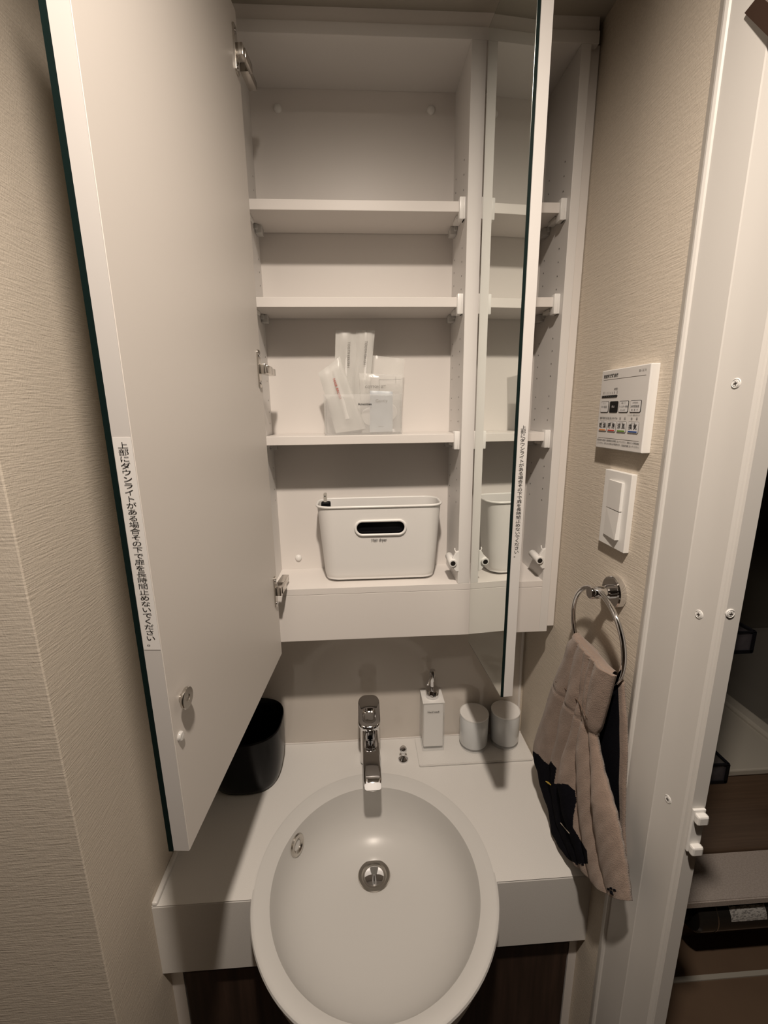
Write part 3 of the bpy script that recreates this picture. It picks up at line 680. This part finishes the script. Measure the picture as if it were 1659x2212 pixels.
t, P4 = sachet('film_bag', ((800, 767), (874, 775), (866, 930), (798, 932)), -0.080, 0.0030, 'film', 'plain crinkled clear bag behind the cotton set', 'bag', seed=11, wr=0.0010)
t, P4 = sachet('lotion_sachet', ((799, 844), (848, 846), (848, 932), (799, 934)), -0.1135, 0.0018, 'bluesachet', 'small blue-grey lotion sachet inside the amenity box', 'sachet', seed=12, wr=0.0004, edge=0.08)
c = at(824, 866, 1, -0.116); text('Gently', 0.0085, (c.x, -0.1166, c.z), (1, 0, 0), (0, 0, 1), 'greyink', t)
c = at(823, 921, 1, -0.116); text('lotion', 0.0045, (c.x, -0.1160, c.z), (1, 0, 0), (0, 0, 1), 'greyink', t)

# ------------------------------------------------------------------ faucet
fx = -0.0348
fa = thing('basin_faucet', (fx, -0.085, 0.0), 'chrome single-lever basin faucet behind the round bowl', 'faucet')
def srect(cx, cy, w, d, z, r, tilt=0.0, n=5): return [Vector((a, b, z + (b-cy)*tilt)) for a, b in rrect(w, d, r, n, cx, cy)]
fyc = -0.066
rings = [srect(fx, fyc, 0.049, 0.049, 0.0002, 0.016), srect(fx, fyc, 0.050, 0.050, 0.003, 0.016), srect(fx, fyc, 0.0465, 0.0465, 0.006, 0.015), srect(fx, fyc, 0.045, 0.046, 0.05, 0.014), srect(fx, fyc, 0.045, 0.047, 0.10, 0.014, -0.05), srect(fx, fyc, 0.043, 0.045, 0.120, 0.013, -0.1)]
V, Fc = loft(rings, True, True, True); link('body', mesh_vf('body', V, Fc), 'chrome', fa, smooth=40)
# spout: flat arm reaching out and down over the bowl
sp = []
for (y_, z_, hw_, hh_) in ((-0.066, 0.066, 0.020, 0.028), (-0.095, 0.074, 0.0200, 0.024), (-0.130, 0.0790, 0.0198, 0.0185), (-0.165, 0.0795, 0.0195, 0.0145), (-0.195, 0.0775, 0.0192, 0.0125), (-0.215, 0.0750, 0.0188, 0.0118), (-0.2205, 0.0735, 0.017, 0.0095)):
    sp.append([Vector((fx+0.002*(-y_-0.07)/0.13+a, y_ , z_+b)) for a, b in rrect(2*hw_, 2*hh_, min(0.006, hh_*0.6), 4)])
V, Fc = loft(sp, True, True, True); link('spout', mesh_vf('spout', V, Fc), 'chrome', fa, smooth=40)
lathe('aerator', [(0.0105, 0), (0.0115, 0.004), (0.0115, 0.010), (0.008, 0.0105), (0, 0.009)], (fx+0.002, -0.205, 0.0660), (0, -0.12, -1), 'chrome', fa, 28)
# lever: rounded plate with a sunken oval and a stub beneath
hv = []
def lever_ring(s, dz): return [Vector((fx-0.001 + a*s, -0.083 + b*s, 0.146 + dz - (b*s)*(-0.36))) for a, b in rrect(0.051, 0.080, 0.019, 7)]
def oval_ring(s, dz): return [Vector((fx-0.001 + a*s, -0.083 + b, 0.146 + dz + b*0.36)) for a, b in [(a_, b_*s - 0.012) for a_, b_ in rrect(0.032, 0.036, 0.013, 7)]]
hv = [lever_ring(0.94, -0.010), lever_ring(0.99, -0.007), lever_ring(1.0, -0.002), lever_ring(0.98, 0.001), lever_ring(0.93, 0.0022), oval_ring(1.0, 0.0022), oval_ring(0.94, 0.0002), oval_ring(0.80, -0.0026), oval_ring(0.5, -0.0042)]
V, Fc = loft(hv, True, True, True); link('lever', mesh_vf('lever', V, Fc), 'chrome', fa, smooth=40)
lathe('lever_neck', [(0.0205, 0), (0.0215, 0.004), (0.020, 0.018), (0.017, 0.030), (0, 0.030)], (fx, fyc, 0.112), (0, 0.0, 1), 'chrome', fa, 32)
# pull knob of the pop-up waste
kb = thing('drain_pull_knob', (0.0446, -0.0745, 0.0), 'small chrome pull knob standing beside the faucet', 'knob')
lathe('flange', [(0.0128, 0), (0.0128, 0.002), (0.0110, 0.0060), (0.0055, 0.0100), (0.0040, 0.014)], (0.0446, -0.0745, 0.0), (0, 0, 1), 'chrome', kb, 32)
lathe('pull', [(0.0040, 0.013), (0.0042, 0.020), (0.0070, 0.0225), (0.0090, 0.0275), (0.0086, 0.0320), (0.0060, 0.0358), (0, 0.037)], (0.0446, -0.0745, 0.0), (0, 0, 1), 'chrome', kb, 32)

# ------------------------------------------------------------------ tray, dispenser, cups
tr = prism('vanity_tray', rrect(0.276, 0.0915, 0.004, 4, 0.2185, -0.0555), XYZ, 0.0004, 0.006, 'counter', bev=0.0012)
tag(tr, 'flat white rectangular tray under the soap bottle and cups', 'tray')
ZTR = 0.0062
dx0, dy0, dw, dht = 0.1208, -0.0320, 0.054, 0.134
dp = thing('soap_dispenser', (dx0, dy0, ZTR), 'square white soap dispenser with chrome pump reading Hand wash', 'soap dispenser')
box('clear_shell', dx0-dw/2, dx0+dw/2, dy0-dw/2, dy0+dw/2, ZTR, ZTR+dht, 'clear', dp, 0.0015)
box('inner_bottle', dx0-dw/2+0.0030, dx0+dw/2-0.0030, dy0-dw/2+0.0030, dy0+dw/2-0.0030, ZTR+0.010, ZTR+dht-0.0012, 'plastic', dp, 0.002)
box('top_plate', dx0-dw/2+0.0006, dx0+dw/2-0.0006, dy0-dw/2+0.0006, dy0+dw/2-0.0006, ZTR+dht-0.0010, ZTR+dht+0.0012, 'plastic', dp, 0.0006)
zt_ = ZTR+dht+0.0012
lathe('collar', [(0.0150, 0), (0.0160, 0.001), (0.0160, 0.0190), (0.0145, 0.0215), (0.0085, 0.0225), (0, 0.0225)], (dx0, dy0, zt_), (0, 0, 1), 'chrome', dp, 36)
lathe('pump_stem', [(0.0052, 0), (0.0052, 0.020), (0.0070, 0.022), (0.0076, 0.046), (0.0066, 0.0490), (0, 0.0498)], (dx0, dy0, zt_+0.022), (0, 0, 1), 'chrome', dp, 28)
tube('nozzle', [(dx0, dy0, zt_+0.060), (dx0-0.006, dy0-0.010, zt_+0.0585), (dx0-0.013, dy0-0.022, zt_+0.054), (dx0-0.0155, dy0-0.027, zt_+0.049)], [0.0042, 0.0040, 0.0036, 0.0030], 'chrome', dp, 14)
c = at(936.5, 1538, 1, dy0-dw/2)
text('Hand wash', 0.0066, (c.x, dy0-dw/2-0.0001, c.z), (1, 0, 0), (0, 0, 1), 'ink', dp, bold=0.0001)
for (cx_, cy_, lb_) in ((0.2245, -0.0430, 'pearl grey tumbler with clear base beside the soap dispenser'), (0.3050, -0.0385, 'pearl grey tumbler with clear base against the right wall')):
    cu_ = thing('tumbler', (cx_, cy_, ZTR), lb_, 'cup', 'tumblers on the tray')
    lathe('clear_base', [(0.0310, 0), (0.0332, 0.0012), (0.0340, 0.006), (0.0340, 0.0105), (0, 0.0105)], (cx_, cy_, ZTR), (0, 0, 1), 'clear', cu_, 48)
    lathe('wall', [(0.0, 0.0108), (0.0335, 0.0108), (0.0345, 0.013), (0.0350, 0.05), (0.0350, 0.0895), (0.0345, 0.0905), (0.0330, 0.0895), (0.0322, 0.05), (0.0315, 0.018), (0.028, 0.0145), (0, 0.0142)], (cx_, cy_, ZTR), (0, 0, 1), 'cup', cu_, 56, 40)
    lathe('clear_rim', [(0.0334, 0.0885), (0.0354, 0.0885), (0.0356, 0.0905), (0.0350, 0.0920), (0.0340, 0.0920), (0.0334, 0.0905)], (cx_, cy_, ZTR), (0, 0, 1), 'plastic', cu_, 56)

# ------------------------------------------------------------------ black bin at the back left
def srr(a, b, z, cx, cy, e=2.7, n=56):
    o = []
    for j in range(n):
        t = 2*math.pi*j/n; c_, s_ = math.cos(t), math.sin(t)
        o.append(Vector((cx + a*math.copysign(abs(c_)**(2/e), c_), cy + b*math.copysign(abs(s_)**(2/e), s_), z)))
    return o
bcx, bcy = -0.3195, -0.0865
pf = [(0.40, 0.0006), (0.78, 0.0006), (0.84, 0.004), (0.88, 0.014), (0.92, 0.03), (0.965, 0.06), (0.985, 0.09), (1.0, 0.137), (1.0, 0.1405), (0.985, 0.1420), (0.965, 0.1405), (0.95, 0.09), (0.92, 0.05), (0.85, 0.014), (0.70, 0.006), (0.3, 0.005)]
V, Fc = loft([srr(0.085*s, 0.0795*s, z, bcx, bcy) for s, z in pf], True, True, True)
bn = thing('black_bin', (bcx, bcy, 0.0), 'glossy black rounded open container behind the open mirror door', 'container')
link('tub', mesh_vf('tub', V, Fc), 'black', bn, smooth=60)

# ------------------------------------------------------------------ bath fan control panel on the right wall
PY0, PZ1, PW, PH, PTH = -0.2624, 0.8833, 0.1199, 0.1199, 0.0127
cp = thing('fan_control_panel', (XR, PY0-PW/2, PZ1-PH), 'square white bath fan control panel with eight buttons', 'control panel')
box('housing', XR-PTH, XR, PY0-PW, PY0, PZ1-PH, PZ1, 'plastic', cp, 0.001)
XP = XR-PTH
box('face', XP-0.0004, XP+0.0002, PY0-PW+0.0012, PY0-0.0012, PZ1-PH+0.0012, PZ1-0.0012, 'panelface', cp)
RW, UPV = (0, -1, 0), (0, 0, 1)      # reading direction on the right wall
def pp(a, b, lift=0.0006): return Vector((XP-lift, PY0 - a*PW, PZ1 - b*PH))
# a, b measured on the panel face in 0..1
text('浴室乾燥暖房機', 0.0056, pp(0.055, 0.079), RW, UPV, 'ink', cp, ax='LEFT', bold=0.0001)
text('BS-161H', 0.0046, pp(0.93, 0.062), RW, UPV, 'greyink', cp, ax='RIGHT')
text('(時間)', 0.0040, pp(0.405, 0.247), RW, UPV, 'ink', cp, ax='RIGHT')
text('切 1  2  3  4  6  8  12', 0.0046, pp(0.07, 0.288), RW, UPV, 'greyink', cp, ax='LEFT', xs=1.02)
def flat(name, a0, a1, b0, b1, material, parent, lift=0.0006, r=0.0, th=0.0006):
    y0, y1 = PY0-a0*PW, PY0-a1*PW; z0, z1 = PZ1-b1*PH, PZ1-b0*PH
    po = rrect(abs(y1-y0), abs(z1-z0), max(r, 0.0002), 4, (y0+y1)/2, (z0+z1)/2)
    return prism(name, po, SIDE, XP-lift-th, XP-lift+0.0003, material, parent)
sl = flat('timer_bar', 0.055, 0.405, 0.318, 0.345, 'ink', cp, r=0.0014)
for k in range(8): flat('timer_lamp', 0.075+0.0435*k, 0.088+0.0435*k, 0.328, 0.336, 'greyink', sl, lift=0.0013, th=0.0002, r=0.0005)
flat('rule_line', 0.055, 0.93, 0.118, 0.1205, 'greyink', cp, th=0.0001)
flat('rule_line', 0.055, 0.93, 0.862, 0.8645, 'greyink', cp, th=0.0001)
cols = ((0.055, 0.235), (0.262, 0.442), (0.472, 0.662), (0.700, 0.905))
for i, (a0, a1) in enumerate(cols):
    o_ = flat('button', a0, a1, 0.395, 0.535, 'ink', cp, r=0.002, th=0.0005)
    if i != 1: flat('button_face', a0+0.006, a1-0.006, 0.401, 0.529, 'button', o_, lift=0.0008, r=0.0016, th=0.0006)
    tl_ = (('タイマー', 'ﾀｲﾏｰ設定', ''), ('', '停止', ''), ('運転　切', 'フィルター掃除', 'おしらせ'), ('24時間換気', '24時間換気', '強　弱　中'))[i]
    am_ = (a0+a1)/2
    if tl_[0]: text(tl_[0], 0.0026, pp(am_, 0.422, 0.0016), RW, UPV, 'greyink', o_)
    tx_ = text(tl_[1], 0.0040 if i != 2 else 0.0034, pp(am_, 0.465, 0.0016), RW, UPV, 'button' if i == 1 else 'ink', o_)
    if tl_[2]: text(tl_[2], 0.0030, pp(am_, 0.505, 0.0016), RW, UPV, 'ink', o_)
text('フィルター掃除お知らせ', 0.0026, pp(0.90, 0.567), RW, UPV, 'greyink', cp, ax='RIGHT')
for i, ((a0, a1), big, c_, top_) in enumerate(zip(cols, ('乾 燥', '暖 房', '涼 風', '換 気'), ('orange', 'red', 'green', 'blue'), ('標準 静音 強', '強 弱 おやすみ', '強　　弱', '強　　弱'))):
    text(top_, 0.0040, pp((a0+a1)/2, 0.610), RW, UPV, 'ink', cp)
    o_ = flat('button', a0, a1, 0.640, 0.780, 'greyink', cp, r=0.002, th=0.0005)
    flat('button_face', a0+0.005, a1-0.005, 0.645, 0.775, 'button', o_, lift=0.0008, r=0.0016, th=0.0006)
    flat('colour_bar', a0+0.018, a1-0.018, 0.752, 0.768, c_, o_, lift=0.0015, r=0.0006, th=0.0002)
    text(big, 0.0085, pp((a0+a1)/2, 0.705, 0.0016), RW, UPV, 'ink', o_, bold=0.00008)
    text('強 中 弱', 0.0026, pp((a0+a1)/2, 0.662, 0.0016), RW, UPV, 'greyink', o_)
text('浴室使用中は乾燥・暖房運転を長時間しないでください。換気は２４時間運転', 0.0032, pp(0.03, 0.895), RW, UPV, 'ink', cp, ax='LEFT', xs=0.98)
text('してください。お手入れの際は必ず電源を切り、取扱説明書に従ってください。', 0.0032, pp(0.03, 0.935), RW, UPV, 'ink', cp, ax='LEFT', xs=0.98)

# light switch
SY0, SZ1, SWT = -0.2913, 0.7306, 0.0085
sw = thing('light_switch', (XR, SY0-0.035, SZ1-0.12), 'white wall switch plate with two rocker buttons below the control panel', 'light switch')
box('plate', XR-SWT, XR, SY0-0.07, SY0, SZ1-0.12, SZ1, 'plastic', sw, 0.0008)
def rocker(z1, z0, t_top, t_bot):
    y0, y1 = SY0-0.0145, SY0-0.0545; xo = XR-SWT
    V = []
    for z, t in ((z1, t_top), (z0, t_bot)):
        V += [Vector((xo+0.0005, y0, z)), Vector((xo-t[0], y0, z)), Vector((xo-t[1], y1, z)), Vector((xo+0.0005, y1, z))]
    Fc = [(0, 1, 2, 3), (7, 6, 5, 4), (0, 4, 5, 1), (1, 5, 6, 2), (2, 6, 7, 3), (3, 7, 4, 0)]
    return link('rocker', mesh_vf('rocker', V, Fc), 'plastic', sw)
rocker(SZ1-0.0150, SZ1-0.0585, (0.0012, 0.0045), (0.0012, 0.0045))
rocker(SZ1-0.0600, SZ1-0.1035, (0.0010, 0.0040), (0.0018, 0.0065))

# ------------------------------------------------------------------ towel ring
RY, RZ = -0.345, 0.5415
tr_ = thing('towel_ring', (XR, RY, RZ), 'chrome towel ring on a round wall mount', 'towel ring')
lathe('wall_mount', [(0.0245, 0), (0.0255, 0.001), (0.0255, 0.0100), (0.0240, 0.0120), (0, 0.0120)], (XR, RY, RZ), (-1, 0, 0), 'chrome', tr_, 48)
lathe('post', [(0.0105, 0), (0.0105, 0.006), (0.0085, 0.008), (0.0085, 0.012), (0.0100, 0.0125), (0.0100, 0.0330), (0.0090, 0.0345), (0, 0.0345)], (XR-0.012, RY, RZ), (-1, 0, 0), 'chrome', tr_, 32)
RX = 0.333; RC = Vector((RX, -0.3445, RZ-0.0745)); RR_ = 0.0765
tube('ring', [RC + Vector((-0.004*math.sin(a), RR_*math.cos(a), RR_*math.sin(a))) for a in [2*math.pi*j/72 for j in range(72)]], 0.0040, 'chrome', tr_, 14, True)

# ------------------------------------------------------------------ towel through the ring
tw = thing('hand_towel', (0.325, -0.34, 0.09), 'taupe hand towel with black cat patch hanging from the ring', 'towel')
def interp(tab, t):
    for (t0, a), (t1, b) in zip(tab, tab[1:]):
        if t <= t1: k = (t-t0)/(t1-t0) if t1 > t0 else 0; return tuple(x+(y-x)*k for x, y in zip(a, b))
    return tab[-1][1]
# left and right outlines of the front layer, photo pixels, by fraction of the way down
LT = [(0, (1247, 1374)), (.03, (1230, 1387)), (.10, (1220, 1423)), (.18, (1201, 1467)), (.27, (1184, 1522)), (.36, (1165, 1577)), (.41, (1156, 1608)), (.45, (1154, 1632)), (.51, (1165, 1663)), (.58, (1172, 1701)), (.65, (1184, 1735)),
      (.70, (1190, 1756)), (.78, (1194, 1797)), (.86, (1209, 1825)), (.93, (1233, 1856)), (1, (1264, 1875))]
RTB = [(0, (1331, 1458)), (.05, (1324, 1481)), (.13, (1313, 1526)), (.22, (1299, 1577)), (.24, (1291, 1586)), (.29, (1294, 1608)), (.40, (1306, 1667)), (.49, (1319, 1711)), (.59, (1333, 1756)), (.69, (1343, 1804)), (.82, (1354, 1866)), (1, (1364, 1947))]
def smoothtab(tab, t):
    a = interp(tab, max(0, t-0.012)); b = interp(tab, min(1, t+0.012)); c = interp(tab, t)
    return tuple((x+2*z+y)/4 for x, y, z in zip(a, b, c))
NU, NV = 190, 230
XT = 0.322
# creases of the gathered cloth: photo column against photo row
CREASE = [[(1380, 1262), (1420, 1248), (1480, 1238), (1540, 1222), (1600, 1210), (1650, 1198), (1700, 1196), (1770, 1205), (1850, 1240), (1950, 1262)],
          [(1400, 1276), (1450, 1268), (1500, 1264), (1540, 1254), (1580, 1244), (1640, 1226), (1690, 1216), (1760, 1226), (1830, 1252), (1950, 1280)],
          [(1410, 1290), (1450, 1280), (1500, 1272), (1540, 1268), (1575, 1262), (1620, 1256), (1680, 1258), (1760, 1263), (1830, 1272), (1950, 1296)],
          [(1410, 1304), (1460, 1288), (1500, 1282), (1550, 1276), (1590, 1280), (1640, 1284), (1700, 1288), (1780, 1294), (1860, 1306), (1950, 1330)]]
PUFF = [0.011, 0.010, 0.014, 0.012, 0.013]
def col_at(tab, v):
    if v <= tab[0][0]: return tab[0][1]
    for (v0, a), (v1, b) in zip(tab, tab[1:]):
        if v <= v1: return a+(b-a)*(v-v0)/(v1-v0)
    return tab[-1][1]
def fold(u, v, ul, ur, s, t):
    cs = [ul] + [min(max(col_at(c, v), ul+4), ur-4) for c in CREASE] + [ur]
    for k in range(len(cs)-1):
        if u <= cs[k+1] or k == len(cs)-2:
            w_ = max(cs[k+1]-cs[k], 1.0); q_ = min(max((u-cs[k])/w_, 0), 1)
            base = 0.004 + 0.006*math.sin(math.pi*min(max(s, 0), 1))
            r_ = base + PUFF[k]*min(1, w_/38)*(math.sin(math.pi*q_)**0.8)*(0.55+0.45*min(1, t*5))*(1-0.55*max(0, t-0.55)/0.45); break
    r_ -= 0.0016*math.exp(-((v-(1470+ (u-1201)*1.30))/5.0)**2)      # woven band crossing the towel
    r_ += 0.0008*math.sin(0.21*u+0.05*v)*math.sin(0.07*v)
    return r_
def tpt(s, t, lay=0.0):
    l = smoothtab(LT, t); r = smoothtab(RTB, t)
    u = l[0]+(r[0]-l[0])*s; v = l[1]+(r[1]-l[1])*s
    v += 12*math.sin(math.pi*s)*max(0, t-0.75)/0.25
    p_ = at(u, v, 0, XT)
    p_ = p_ + Vector((-fold(u, v, l[0], r[0], s, t)+lay, 0, 0)); d_ = p_-CAM
    return p_, (W/2+F*d_.dot(RT)/d_.dot(FW), H/2-F*d_.dot(UP)/d_.dot(FW))
def inpoly(pt_, poly):
    x, y = pt_; c = False; n = len(poly)
    for i in range(n):
        (x1, y1), (x2, y2) = poly[i], poly[(i+1) % n]
        if (y1 > y) != (y2 > y) and x < (x2-x1)*(y-y1)/(y2-y1)+x1: c = not c
    return c
CAT = [(1140, 1615), (1163, 1630), (1176, 1645), (1185, 1652), (1190, 1644), (1202, 1660), (1197, 1692), (1226, 1694), (1242, 1708), (1246, 1729), (1239, 1760), (1237, 1787), (1252, 1811), (1268, 1838), (1270, 1866), (1247, 1866), (1225, 1856), (1195, 1835), (1170, 1800), (1150, 1700)]
V = []; UVp = []
for j in range(NV+1):
    for i in range(NU+1):
        p_, uv = tpt(i/NU, j/NV); V.append(p_); UVp.append(uv)
n1 = len(V)
for j in range(NV+1):
    for i in range(NU+1):
        p_, uv = tpt(i/NU, j/NV, 0.006); V.append(p_)
Fc = []; mi = []
def q4(a, b, c_, d): Fc.append((a, b, c_, d))
for j in range(NV):
    for i in range(NU):
        a = j*(NU+1)+i; idx = (a, a+1, a+NU+2, a+NU+1); q4(*idx)
        cu_ = sum(UVp[k][0] for k in idx)/4; cv_ = sum(UVp[k][1] for k in idx)/4
        mi.append(1 if inpoly((cu_, cv_), CAT) else 0)
for j in range(NV):
    for i in range(NU):
        a = n1+j*(NU+1)+i; q4(a, a+NU+1, a+NU+2, a+1); mi.append(1)
bd_ = [i for i in range(NU+1)] + [j*(NU+1)+NU for j in range(1, NV+1)] + [NV*(NU+1)+i for i in range(NU-1, -1, -1)] + [j*(NU+1) for j in range(NV-1, 0, -1)]
for k in range(len(bd_)):
    a, b = bd_[k], bd_[(k+1) % len(bd_)]; q4(a, n1+a, n1+b, b); mi.append(0)
me = mesh_vf('front_layer', V, Fc, False)
ft = link('front_layer', me, ['towel', 'towel_black'], tw, smooth=180)
for p_, k in zip(me.polygons, mi): p_.material_index = k
# loop over the ring joining front and back layers
V = []; NR = 14
top = [tpt(i/30, 0.0)[0] for i in range(31)]
# back layer: black lining with a taupe selvedge, hanging close to the wall
LB = [(0, (1256, 1376)), (.3, (1215, 1530)), (.6, (1225, 1700)), (1, (1300, 1900))]
RB = [(0, (1334, 1462)), (.04, (1345, 1470)), (.25, (1350, 1560)), (.45, (1349, 1630)), (.6, (1345, 1690)), (.85, (1342, 1787)), (1, (1345, 1850))]
V = []; NB2 = 24
for lay in (0.0, 0.004):
    for j in range(61):
        for i in range(NB2+1):
            t, s = j/60, i/NB2; l = smoothtab(LB, t); r = smoothtab(RB, t)
            u = l[0]+(r[0]-l[0])*s; v = l[1]+(r[1]-l[1])*s
            p_ = at(u, v, 0, 0.3400); p_.x += 0.003*math.sin(6*s+2*t) + lay; V.append(p_)
n2 = 61*(NB2+1); Fc = []; mi = []
for j in range(60):
    for i in range(NB2):
        a = j*(NB2+1)+i; Fc.append((a, a+1, a+NB2+2, a+NB2+1)); mi.append(0 if i >= NB2-2 else 1)
        a += n2; Fc.append((a, a+NB2+1, a+NB2+2, a+1)); mi.append(0)
bd_ = [i for i in range(NB2+1)] + [j*(NB2+1)+NB2 for j in range(1, 61)] + [60*(NB2+1)+i for i in range(NB2-1, -1, -1)] + [j*(NB2+1) for j in range(59, 0, -1)]
for k in range(len(bd_)):
    a, b = bd_[k], bd_[(k+1) % len(bd_)]; Fc.append((a, n2+a, n2+b, b)); mi.append(0)
me = mesh_vf('back_layer', V, Fc, False); link('back_layer', me, ['towel', 'towel_black'], tw, smooth=180)
for p_, k in zip(me.polygons, mi): p_.material_index = k
# fold going over the lower arc of the ring
rows = []
for i in range(25):
    s = i/24; l = LT[0][1]; r = RTB[0][1]
    f = tpt(s, 0.012)[0]; bkp = at(lerp(1256, 1332, s), lerp(1376, 1462, s)+2, 0, 0.341)
    arc = []
    for k in range(9):
        a = math.pi*k/8; mid = (f+bkp)/2; hx = (f.x-bkp.x)/2
        arc.append(Vector((mid.x + hx*math.cos(a), lerp(f.y, bkp.y, k/8), lerp(f.z, bkp.z, k/8) + 0.011*math.sin(a))))
    rows.append(arc)
V, Fc = loft(rows, False); lf = link('ring_fold', mesh_vf('ring_fold', V, Fc), 'towel', tw, smooth=180)
# cat's eye, whisker and paw prints
def strip(name, px, w, material, lift=0.0016):
    pts = []
    for u, v in px:
        best = min(((UVp[k][0]-u)**2+(UVp[k][1]-v)**2, k) for k in range(0, n1)); k = best[1]; pts.append(ft.data.vertices[k].co + Vector((-lift, 0, 0)))
    return tube(name, pts, w, material, tw, 6)
strip('cat_eye', [(1181, 1688), (1186, 1691), (1191, 1695)], [0.0008, 0.0018, 0.0008], 'yellow')
strip('whisker', [(1213, 1778), (1222, 1788), (1232, 1799)], 0.0007, 'thread')
strip('stitch_line', [(1201, 1472), (1222, 1488), (1250, 1515), (1268, 1550), (1288, 1585)], 0.0010, 'stitch', 0.0002)
for pu, pv in ((1322, 1923), (1253, 1868)):
    for du, dv, w_ in ((0, 5, 0.0026), (-7, -3, 0.0015), (-1, -5, 0.0015), (6, -1, 0.0015)):
        strip('paw_print', [(pu+du-2, pv+dv), (pu+du+2, pv+dv+1)], w_, 'towel_black', 0.0)
